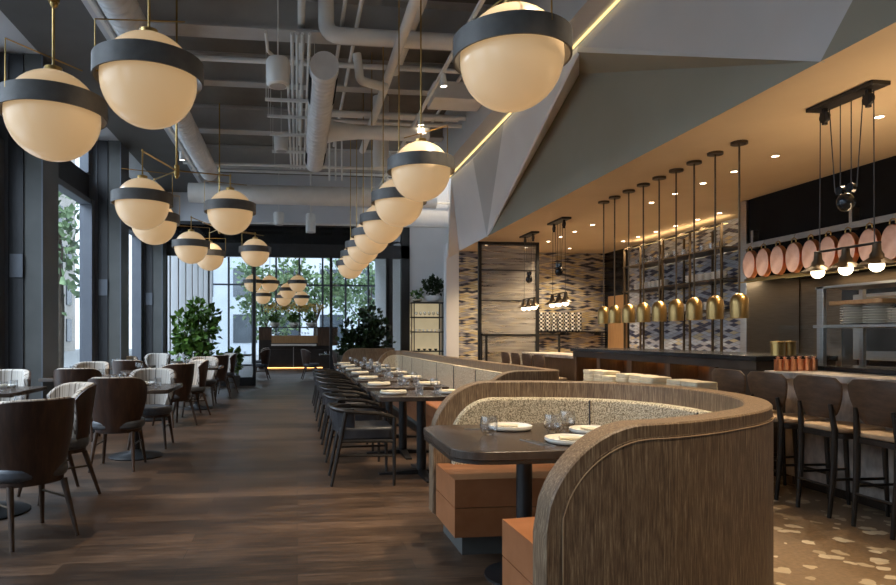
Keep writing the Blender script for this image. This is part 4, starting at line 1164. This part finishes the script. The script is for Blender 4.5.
# ================================================================== SHELF WITH PLANTS BY THE PARTITION
sh = thing('display_shelf', 'black metal display shelf with a pale lit back by the partition', 'shelf unit', (3.4, 16.7, 0))
for x in (2.98, 3.72, 3.84):
    for y in (16.5, 16.85):
        child(MB().box(x, x + 0.025, y, y + 0.025, 0, 2.16 if x < 3.8 else 2.6).build('post', 'black_metal', None), sh)
for z in (0.5, 0.9, 1.40, 1.78, 2.16):
    child(MB().box(2.96, 3.87, 16.49, 16.88, z - 0.03, z).build('shelf', 'black_metal', None), sh)
child(MB().box(2.98, 3.74, 16.89, 16.90, 0.3, 2.13).build('back_panel', 'backlit_panel', None), sh)
wg2 = None
for i in range(6):
    x = 3.08 + 0.115 * i
    o = WG.copy(); C.objects.link(o); o.location = (x, 16.7, 1.781); tag(o, 'stemmed glass on the display shelf by the partition, %s from the left' % ORD[i], 'glass', 'glasses on the display shelf')
for i in range(4):
    one('dark_bowl', MB().lathe([(0.02, 0), (0.045, 0.03), (0.047, 0.05), (0.04, 0.045), (0.01, 0.01)], 16), 'black_metal', 'small dark bowl low on the display shelf, %s from the left' % ORD[i], 'bowl', 'dark bowls on the display shelf', (3.14 + 0.15 * i, 16.65, 1.14 - 0.239))
for i in range(7):
    one('small_jar', MB().lathe([(0.028, 0), (0.03, 0.05), (0.02, 0.06)], 14), 'ceramic', 'small white jar on the display shelf under the glasses, %s from the left' % ORD[i], 'jar', 'small jars on the display shelf', (3.07 + 0.1 * i, 16.65, 1.401))

# ================================================================== CEILING SERVICES
for k, (y, z, wd) in enumerate(((4.4, 5.0, 0.3), (8.1, 4.98, 0.32), (9.85, 5.02, 0.2), (12.1, 5.0, 0.26), (14.6, 5.0, 0.26))):
    mb = MB().box(-2.25, 2.74 if y < 12.9 else 3.6, y - wd / 2, y + wd / 2, z, z + 0.025).box(-2.25, 2.74 if y < 12.9 else 3.6, y - 0.012, y + 0.012, z + 0.02, DECK).box(-2.25, 2.74 if y < 12.9 else 3.6, y - wd / 2, y + wd / 2, DECK - 0.03, DECK)
    tag(mb.build('steel_beam', 'steel_paint', smooth=False), 'painted steel beam across the ceiling, %s from the camera' % ORD[k], 'beam', 'steel beams under the deck')
def pipe(name, pts, r, m, label, cat, group=None, n=14, **k):
    return one(name, MB().tube(pts, r, n), m, label, cat, group, **k)
def bend(p0, p1, p2, r=0.15, n=5):
    """rounded corner between two straight runs"""
    p0, p1, p2 = Vector(p0), Vector(p1), Vector(p2)
    a = p1 + (p0 - p1).normalized() * r; b = p1 + (p2 - p1).normalized() * r
    return [tuple(a * (1 - t) ** 2 + p1 * 2 * t * (1 - t) + b * t ** 2) for t in [i / n for i in range(n + 1)]]
def spiral_duct(name, p0, p1, r, label, ends=True, grilles=()):
    root = thing(name, label, 'air duct', p0, 0)
    p0 = Vector(p0); p1 = Vector(p1); d = p1 - p0; L = d.length
    M = d.to_track_quat('Z', 'Y').to_matrix().to_4x4()
    prof = [(r, 0)]; z = 0.0
    while z < L - 0.13:
        prof += [(r, z + 0.10), (r * 1.03, z + 0.105), (r * 1.03, z + 0.118), (r, z + 0.123)]; z += 0.123
    prof.append((r, L))
    MB().lathe(prof, 28, M=M).build('shell', 'duct_metal', root, ang=50)
    for gz0, gz1, side in grilles:
        x = r * 1.0 * side
        mb = MB()
        vs = []
        for zz in (gz0, gz1):
            for k in range(7):
                a = R(-34 + 68 * k / 6); vs.append((side * math.cos(a) * r * 1.045, math.sin(a) * r * 1.045, zz))
        mb.add(vs, [(k, k + 1, 8 + k, 7 + k) for k in range(6)], M)
        mb.build('grille', 'hood_black', root)
    return root
# long spiral duct over the window side
spiral_duct('spiral_duct', (-1.74, 4.2, 4.55), (-1.74, 13.3, 4.55), 0.17, 'long pale spiral duct running from above the left globes towards the partition')
# diffuser duct in the middle
spiral_duct('diffuser_duct', (0.30, 7.2, 4.27), (0.30, 11.3, 4.27), 0.16, 'round spiral duct with dark side grilles and a closed end cap, upper middle', grilles=((0.15, 1.0, 1), (0.15, 1.0, -1), (3.2, 3.9, 1), (3.2, 3.9, -1)))
spiral_duct('diffuser_duct', (0.24, 3.6, 4.45), (0.24, 4.95, 4.45), 0.17, 'end of a round duct with a grille cut by the top edge of the picture', grilles=((0.15, 1.1, 1), (0.15, 1.1, -1)))
# branch to the right
one('duct_branch', MB().lathe([(0.17, 0), (0.14, 0.12), (0.10, 0.45), (0.10, 1.5)], 24, M=Matrix.Translation((0.44, 9.5, 4.27)) @ Matrix.Rotation(PI / 2, 4, 'Y')), 'pipe_paint', 'tapered branch duct leaving the grilled duct to the right', 'air duct')
one('rectangular_duct', MB().box(1.95, 2.72, 9.15, 9.65, 4.70, 4.95), 'pipe_paint', 'short boxy duct below the high bulkhead', 'air duct', bevel=0.01)
pipe('vertical_duct', [(1.45, 11.25, 4.20), (1.45, 11.25, DECK)], 0.14, 'pipe_paint', 'white painted vertical duct dropping from the deck in mid room', 'air duct')
one('cross_duct', MB().tube([(-2.2, 13.7, 4.22), (2.95, 13.7, 4.22)], 0.2, 20), 'pipe_paint', 'big grey ribbed duct crossing the room before the partition', 'air duct')
for k in range(16):
    pass
# upper fat pipes
pts = [(-0.05, 9.6, 5.2), (-0.05, 7.4, 5.2)] 
pipe('insulated_pipe', [(0.34, 7.7, 5.42)] + bend((0.34, 7.7, 5.42), (0.34, 7.7, 4.84), (1.7, 7.7, 4.84), 0.16) + [(2.72, 7.7, 4.84)], 0.095, 'pipe_paint', 'fat white insulated pipe with an elbow below the deck', 'pipe', 'insulated pipes')
pipe('insulated_pipe', [(1.20, 3.0, 4.72), (1.20, 12.0, 4.72)], 0.06, 'pipe_paint', 'white insulated pipe running away along the room, right of middle', 'pipe', 'insulated pipes')
pipe('insulated_pipe', [(-2.2, 8.75, 4.93), (2.7, 8.75, 4.93)], 0.035, 'pipe_paint', 'thin pale pipe crossing the room under the second beam', 'pipe', 'insulated pipes')
pipe('insulated_pipe', [(0.75, 8.2, 4.85), (0.78, 8.2, 4.62)] + bend((0.78, 8.2, 4.7), (0.78, 8.2, 4.52), (1.1, 8.35, 4.5), 0.08) + [(1.15, 8.35, 4.5)], 0.055, 'pipe_paint', 'short hooked pipe hanging beside the fat insulated pipe', 'pipe', 'insulated pipes')
for k, (y, z, r_) in enumerate(((6.4, 5.2, 0.03), (9.3, 5.15, 0.03), (10.4, 4.85, 0.04), (10.65, 4.8, 0.035), (10.9, 5.0, 0.05), (13.0, 4.65, 0.03), (13.9, 4.75, 0.03), (15.6, 3.95, 0.028), (15.9, 4.6, 0.03))):
    x0 = -2.2 if k not in (2, 3, 4) else 0.5
    pipe('cross_pipe', [(x0, y, z), (2.74 if y < 12.9 else 3.95, y, z)], r_, 'pipe_paint', 'thin pipe crossing below the deck, %s counting from the camera' % ORD[k], 'pipe', 'thin pipes crossing the ceiling', 10)
# bundle of conduits running along the middle
for k, x in enumerate((-0.12, -0.06, 0.0, 0.06, 0.14)):
    ex = (-0.35 if k == 0 else x)
    pipe('conduit', [(ex, 7.4, 4.7), (ex, 7.9, 4.7), (x, 8.35, 4.68), (x, 13.2, 4.66)], 0.019, 'pipe_paint', 'thin conduit of the central bundle, %s from the left' % ORD[k], 'conduit', 'conduits in the central bundle', 8)
pipe('conduit', [(0.05, 2.2, 5.1), (0.05, 13.0, 5.1)], 0.045, 'pipe_paint', 'thicker pipe running along the ceiling above the conduit bundle', 'pipe')
for k, y in enumerate((9.3, 10.0, 10.9, 11.9, 12.9)):
    one('conduit_hanger', MB().box(-0.45, 0.26, y - 0.02, y + 0.02, 4.60, 4.64).box(-0.44, -0.43, y - 0.005, y + 0.005, 4.62, DECK).box(0.24, 0.25, y - 0.005, y + 0.005, 4.62, DECK), 'pipe_paint', 'strut carrying the conduit bundle, %s from the camera' % ORD[k], 'pipe hanger', 'conduit struts')
# pendant loudspeakers
for k, (x, y, z) in enumerate(((-0.20, 6.9, 3.90), (-0.27, 11.2, 4.43), (-0.42, 15.2, 3.85))):
    rt = thing('hanging_speaker', 'pale cylindrical hanging loudspeaker, %s from the camera' % ORD[k], 'loudspeaker', (x, y, z), 0, 'hanging loudspeakers')
    MB().lathe([(0.10, 0), (0.118, 0.02), (0.125, 0.25), (0.11, 0.285), (0.02, 0.29)], 28).build('housing', 'pipe_paint', rt)
    MB().lathe([(0.085, -0.004), (0.085, 0.0)], 24).build('cone_cover', 'steel_paint', rt)
    MB().cyl((0, 0, 0.28), (0, 0, DECK - z), 0.006, n=6).build('cable', 'pipe_paint', rt)
# far tall fittings
pipe('drop_fitting', [(0.32, 15.6, 3.75), (0.32, 15.6, 4.15), (0.32, 15.6, 4.2), (0.32, 15.6, 4.21), (0.32, 15.6, DECK)], [0.12, 0.12, 0.10, 0.02, 0.02], 'pipe_paint', 'short white cylinder hanging before the dark transom glass', 'fitting')
# lighting tracks
def track(x, y0, y1, z, heads, label, power):
    rt = thing('lighting_track', label, 'track light', (x, y0, z), 0)
    MB().box(-0.02, 0.02, 0, y1 - y0, 0, 0.04).build('rail', 'pipe_paint', rt)
    for y in (y0 + 0.3, y1 - 0.3): MB().cyl((0, y - y0, 0.04), (0, y - y0, DECK - z), 0.005, n=6).build('hanger', 'pipe_paint', rt)
    for (hy, tx, ty, tz) in heads:
        d = (Vector((tx, ty, tz)) - Vector((x, hy, z - 0.12))).normalized()
        p = Vector((0, hy - y0, -0.10))
        h = MB().cyl(p - d * 0.07, p + d * 0.07, 0.035, 0.045, n=18).build('head', 'pipe_paint', rt)
        MB().cyl(p + d * 0.0705, p + d * 0.073, 0.036, n=18).build('lens', 'downlight_glow', h)
        MB().cyl((0, hy - y0, 0), p, 0.008, n=8).build('stem', 'pipe_paint', h)
        q = Vector((x, hy, z - 0.10)) + d * 0.085
        spot('track_beam', tuple(q), power, (1.0, 0.80, 0.56), 70, 0.7, 0.04, (tx, ty, tz))
track(1.80, 0.9, 15.4, 4.55, [(1.4, 1.5, 2.2, 0.4), (13.0, 3.5, 16.9, 3.3), (3.2, 1.3, 3.2, 0.5), (5.2, 1.3, 5.6, 0.7), (6.5, 2.15, 6.9, 0.8), (7.9, 2.15, 8.3, 0.8), (9.4, 2.15, 9.8, 0.8), (10.8, 2.15, 11.3, 0.8)], 'pale lighting track with small spot heads below the high bulkhead', 200)  # first two heads added to brighten the booth front and back wall
track(-1.95, 2.2, 13.2, 4.45, [(4.6, -1.6, 5.4, 0.3), (8.3, -1.7, 8.8, 0.3), (9.2, -1.2, 9.6, 0), (11.4, -1.8, 12.2, 0.4)], 'pale lighting track beside the long spiral duct with small lit heads', 110)

# ================================================================== PLANTS
def leaf_mesh(name, m, clumps, n, size, parent=None, seed=1, droop=0.3):
    rng = random.Random(seed); mb = MB()
    tot = sum(c[3] ** 2 for c in clumps)
    for (cx, cy, cz, r) in clumps:
        for _ in range(int(n * r * r / tot) + 1):
            while True:
                p = Vector((rng.uniform(-1, 1), rng.uniform(-1, 1), rng.uniform(-1, 1)))
                if p.length < 1: break
            p = p * (0.55 + 0.45 * rng.random())
            c = Vector((cx, cy, cz)) + p * r
            out = (p + Vector((0, 0, 0.25 - droop * rng.random()))).normalized() if p.length > 0.05 else Vector((0, 0, 1))
            out = (out + Vector((rng.uniform(-.5, .5), rng.uniform(-.5, .5), rng.uniform(-.5, .5)))).normalized()
            side = out.cross(Vector((rng.uniform(-1, 1), rng.uniform(-1, 1), rng.uniform(-1, 1)))).normalized()
            up = out.cross(side)
            s = size * rng.uniform(0.6, 1.25); w = s * 0.36
            b = c; t = c + out * s; mid = c + out * s * 0.45 + up * s * 0.08
            mb.add([b, mid + side * w, t - up * s * 0.12, mid - side * w, mid - up * s * 0.0], [(0, 1, 4), (1, 2, 4), (2, 3, 4), (3, 0, 4)])
    return mb.build(name, m, parent, ang=180)
def potted(name, loc, label, clumps, n, size, leaf, pot_prof, pot_m, seed, trunk=None, group=None, cat='potted plant'):
    rt = thing(name, label, cat, loc, 0, group)
    MB().lathe(pot_prof, 28, cap1=False).build('pot', pot_m, rt)
    top = max(z for r_, z in pot_prof)
    rin = pot_prof[-1][0]
    MB().lathe([(rin * 1.0, top - 0.05), (0.001, top - 0.03)], 20).build('soil', 'soil', rt)
    for (tp, r_) in (trunk or []):
        MB().tube(tp, r_, 7).build('stem', 'bark', rt)
    leaf_mesh('foliage', leaf, clumps, n, size, rt, seed)
    return rt
big_pot = [(0.17, 0), (0.22, 0.06), (0.26, 0.42), (0.24, 0.42), (0.22, 0.36)]
rng = random.Random(5)
tall = [(0, 0, 1.0, 0.42), (0.15, 0.1, 1.45, 0.42), (-0.2, 0, 1.3, 0.38), (0.05, 0, 1.85, 0.30), (0.25, 0, 0.75, 0.34), (-0.3, 0.1, 0.85, 0.32), (0.3, 0, 1.75, 0.2), (-0.35, 0, 1.65, 0.2)]
stems = [([(0, 0, 0.35), (0.03, 0, 0.9), (0.05, 0, 1.7)], 0.018), ([(0.03, 0.02, 0.35), (0.15, 0.05, 1.0), (0.2, 0.05, 1.5)], 0.014), ([(-0.03, 0, 0.35), (-0.15, 0, 0.9), (-0.28, 0, 1.4)], 0.014)]
potted('potted_plant', (-2.35, 15.7, 0), 'tall leafy green plant standing before the glazing at the left', tall, 900, 0.17, 'leaf_green', big_pot, 'band_metal', 3, stems)
potted('potted_plant', (-1.55, 16.45, 0), 'low yellow green plant by the foot of the left glazed panel', [(0, 0, 0.6, 0.2), (0, 0, 0.8, 0.14)], 110, 0.15, 'leaf_green', [(0.12, 0), (0.15, 0.3), (0.13, 0.3), (0.12, 0.26)], 'band_metal', 4, [([(0, 0, 0.2), (0, 0, 0.7)], 0.01)])
dk = [(0, 0, 1.15, 0.42), (0.3, 0, 1.35, 0.42), (0.55, 0, 1.1, 0.4), (-0.15, 0, 0.95, 0.38), (0.35, 0, 1.8, 0.3), (0.3, 0, 0.85, 0.4), (0.65, 0, 1.55, 0.22), (-0.2, 0, 1.45, 0.22)]
potted('potted_plant', (1.48, 16.25, 0), 'big dark bushy plant behind the far end of the banquette', dk, 1100, 0.16, 'leaf_dark', big_pot, 'band_metal', 8, stems)
bowl_p = [(0.08, 0), (0.15, 0.03), (0.20, 0.11), (0.205, 0.17), (0.19, 0.17), (0.18, 0.13)]
potted('shelf_plant', (3.52, 16.68, 2.161), 'dark bushy plant in a white bowl on top of the display shelf', [(0, 0, 0.36, 0.20), (0.1, 0, 0.48, 0.17), (-0.14, 0, 0.45, 0.16), (0.02, 0, 0.55, 0.13), (0.2, 0, 0.36, 0.12)], 330, 0.11, 'leaf_dark', bowl_p, 'white_paint', 9, [([(0, 0, 0.1), (0, 0, 0.4)], 0.012)])
potted('shelf_plant', (3.10, 16.68, 2.161), 'small trailing plant in a low cream bowl at the left of the display shelf', [(-0.04, 0, 0.18, 0.11), (0.08, 0, 0.22, 0.08), (0.13, 0, 0.3, 0.05)], 60, 0.10, 'leaf_green', [(0.06, 0), (0.13, 0.04), (0.14, 0.08), (0.13, 0.08), (0.12, 0.06)], 'linen', 10, [([(0, 0, 0.05), (0.05, 0, 0.22)], 0.006)])

# ================================================================== FAR ROOM
cs = thing('buffet_console', 'dark wood buffet console with lit middle band in the far room', 'console', (-0.2, 26.2, 0))
child(MB().box(-1.5, 1.35, 25.9, 26.5, 0.0, 0.75).build('base_cabinet', 'console_dark', None), cs)
child(MB().box(-1.0, 0.75, 25.6, 26.5, 0.90, 0.97).build('worktop', 'ceramic', None), cs)
child(MB().box(-1.5, 1.35, 25.98, 26.5, 0.75, 1.12).build('apron', 'console_dark', None), cs)
child(MB().box(-1.0, 0.8, 25.9, 25.98, 1.0, 1.3).build('middle_band', 'door_wood', None), cs)
child(MB().box(-1.5, -1.0, 25.9, 26.5, 1.12, 1.62).build('side_case', 'panel_brown', None), cs)
child(MB().box(0.8, 1.6, 25.9, 26.5, 0.9, 1.62).build('side_case', 'panel_brown', None), cs)
child(MB().box(-1.5, 1.6, 25.85, 26.55, 1.6, 1.64).build('top', 'console_dark', None), cs)
child(MB().box(-0.16, -0.13, 25.88, 25.9, 0.0, 0.85).build('divider', 'stainless', None), cs)
child(MB().box(-1.2, 1.0, 25.86, 25.9, 0.02, 0.04).build('led_line', 'led_amber', None, smooth=False), cs)
for k, (x, ly) in enumerate(((-0.88, 'left'), (-0.12, 'middle'), (0.55, 'right'))):
    rt = potted('planter_bowl', (x, 26.2, 1.641), '%s of the three pale planter bowls on the far console' % ly, [(0, 0, 0.36, 0.16), (-0.08, 0, 0.3, 0.1)], 90, 0.16, 'leaf_green', bowl_p, 'ceramic', 20 + k, [([(0, 0, 0.1), (0, 0, 0.5), (0.1, 0, 0.65)], 0.008)])
    leaf_mesh('blossom', 'blossom_yellow', [(-0.26, 0, 0.76, 0.15), (0.0, 0, 0.80, 0.15), (0.24, 0, 0.76, 0.15), (0.42, 0, 0.78, 0.10)], 200, 0.10, rt, 40 + k)
for k in range(8):
    o = WG.copy(); C.objects.link(o); o.location = (-0.95 + 0.12 * k + (0.55 if k > 3 else 0), 25.94, 1.301); tag(o, 'wine glass on the middle band of the far console, %s from the left' % ORD[k], 'glass', 'glasses on the far console')
for k, ((x, y), rz, lb) in enumerate((((-1.05, 19.4), face(-1, 0.1), 'bucket chair facing left in the far room, left of the doorway view'), ((0.38, 19.4), face(1, 0.1), 'bucket chair facing right in the far room, right of the doorway view'), ((-1.2, 22.0), face(-1, 0), 'bucket chair deeper in the far room on the left'), ((1.25, 18.4), face(1, -0.5), 'pale chair in the far room seen beyond the far banquette end'))):
    dup(bc, (x, y, 0), rz, lb, 'bucket chairs in the far room')
for k, (x, y, lb) in enumerate(((-1.75, 19.5, 'square table in the far room on the left of the doorway view'), (1.08, 19.5, 'square table in the far room on the right of the doorway view'))):
    dup(st_, (x, y, 0), 0, lb, 'square tables in the far room')
    for i in range(4):
        o = TB.copy(); C.objects.link(o); o.location = (x - 0.25 + 0.16 * i, y - 0.2 + 0.1 * (i % 2), 0.7405)
        tag(o, 'clear tumbler on the %s far room table, %s from the left' % (('left', 'right')[k], ORD[i]), 'glass', 'tumblers in the far room')

# ================================================================== THE STREET
st2 = MB().box(-60, XG - 0.32, -20, 70, -0.15, -0.05).box(XG - 0.32, 40, 29.05, 70, -0.15, -0.05).build('street_paving', 'street_paving', smooth=False); struct(st2); st2.name = 'ground'
noisy('facade_stone', (0.40, 0.37, 0.33), (0.50, 0.47, 0.43), ns=1, rough=0.9)
noisy('facade_white', (0.70, 0.74, 0.80), (0.78, 0.82, 0.88), ns=1, rough=0.9)
noisy('facade_glass', (0.05, 0.06, 0.075), (0.10, 0.12, 0.14), ns=1, rough=0.15)
def building(name, x0, x1, y0, y1, h, m, label, fy=None, fx=None, sx=2.2, sz=3.2):
    rt = thing(name, label, 'building', ((x0 + x1) / 2, (y0 + y1) / 2, -0.05))
    child(MB().box(x0, x1, y0, y1, -0.05, h).build('wall', m, None, smooth=False), rt)
    z = 0.8; n = 0
    while z < h - 2.5:
        if fx is not None:
            y = y0 + 0.6
            while y < y1 - 1.4:
                child(MB().box(fx - 0.06, fx + 0.1, y, y + sx * 0.55, z, z + sz * 0.62).build('window', 'facade_glass', None, smooth=False), rt); y += sx; n += 1
                if n > 90: return rt
        if fy is not None:
            x = x0 + 0.6
            while x < x1 - 1.4:
                child(MB().box(x, x + sx * 0.55, fy - 0.06, fy + 0.1, z, z + sz * 0.62).build('window', 'facade_glass', None, smooth=False), rt); x += sx; n += 1
                if n > 90: return rt
        z += sz
    return rt
building('stone_building', -34, -20, 26, 62, 20, 'facade_stone', 'pale stone office building across the street seen through the left windows', fx=-20.0, fy=26.0)
building('white_building', -8, 16, 46, 52, 17, 'facade_white', 'bright white building beyond the far glazing', fy=46.0, sx=3.0)
def street_tree(loc, label, seed, h=5.5, spread=1.8, n=900):
    rt = thing('street_tree', label, 'tree', loc, 0, 'street trees')
    MB().tube([(0, 0, 0), (0.05, 0.02, h * 0.4), (0, 0.1, h * 0.8)], [0.13, 0.10, 0.05], 10).build('trunk', 'bark', rt)
    rg = random.Random(seed)
    cl = [(rg.uniform(-spread, spread) * .6, rg.uniform(-spread, spread) * .6, h * 0.72 + rg.uniform(-1.3, 1.5), rg.uniform(0.7, 1.1)) for _ in range(12)]
    for c in cl[:5]: MB().tube([(0.03, 0.05, h * 0.42), (c[0] * 0.6, c[1] * 0.6, c[2] - 0.5), (c[0], c[1], c[2])], [0.05, 0.03, 0.015], 6).build('branch', 'bark', rt)
    leaf_mesh('foliage', 'leaf_street', cl, n, 0.26, rt, seed)
    return rt
street_tree((-6.1, 17.6, -0.05), 'green street tree seen through the second street window', 1, 5.0, 1.1, 420)
street_tree((-14.5, 30.0, -0.05), 'green street tree farther along the street', 2, 6.5, 2.4)
street_tree((-1.6, 33.0, -0.05), 'leafy tree outside the far glazing, left of the middle', 3, 4.2, 2.2, 1400)
street_tree((0.9, 34.0, -0.05), 'leafy tree outside the far glazing, right of the middle', 4, 4.6, 2.2, 1400)
street_tree((3.6, 32.5, -0.05), 'leafy tree outside the far glazing at its right side', 5, 4.6, 1.8, 1000)

# ================================================================== ADDED FILL LIGHTS IN THE KITCHEN AND BAR
def strip(name, x0, x1, y0, y1, z, up, power, label):  # glowing strip plus area lamp, added to brighten the bar and its ceiling
    o = MB().box(x0, x1, y0, y1, z - 0.004, z + 0.004).build(name, 'led_glow', smooth=False)
    tag(o, label, 'light strip')
    a = area('fill_light', ((x0 + x1) / 2, (y0 + y1) / 2, z + (0.01 if up else -0.01)), ((x0 + x1) / 2, (y0 + y1) / 2, z + (1 if up else -1)), max(0.05, x1 - x0), y1 - y0, power, (1.0, 0.70, 0.40))
    return o
strip('fill_strip', 4.80, 4.84, 2.0, 5.0, 1.716, True, 17, 'added warm fill strip lying on top of the steel pass shelf')
strip('fill_strip', 6.5, 6.54, 9.2, 12.0, 3.004, True, 2, 'added warm fill strip on top of the tall bar shelf')
strip('fill_strip', 6.4, 6.44, 2.5, 7.9, 2.052, False, 9, 'added warm fill strip under the black hood')

# more services between the beams
pipe('insulated_pipe', [(1.42, 5.0, 5.15), (1.42, 9.4, 5.15)], 0.07, 'pipe_paint', 'second thick pipe running lengthwise above the right hand pipe', 'pipe', 'insulated pipes')
one('cable_tray', MB().box(0.6, 2.7, 6.1, 6.35, 5.10, 5.13).box(0.6, 2.7, 6.1, 6.11, 5.13, 5.19).box(0.6, 2.7, 6.34, 6.35, 5.13, 5.19), 'pipe_paint', 'pale cable tray crossing under the deck above the nearest banquette globes', 'cable tray')
for k, (x, z) in enumerate(((0.55, 5.15), (0.72, 5.05), (2.3, 4.95))):
    pipe('conduit', [(x, 6.5, z), (x, 12.9, z)], 0.025, 'pipe_paint', 'single conduit running lengthwise right of the grilled duct, %s from the left' % ORD[k], 'conduit', 'single conduits')
for k, (x, y) in enumerate(((0.62, 12.6), (0.74, 12.6), (0.86, 12.6))):
    pipe('drop_conduit', [(x, y, 4.3), (x, y, DECK)], 0.018, 'pipe_paint', 'short vertical conduit before the cross duct, %s from the left' % ORD[k], 'conduit', 'vertical conduits')
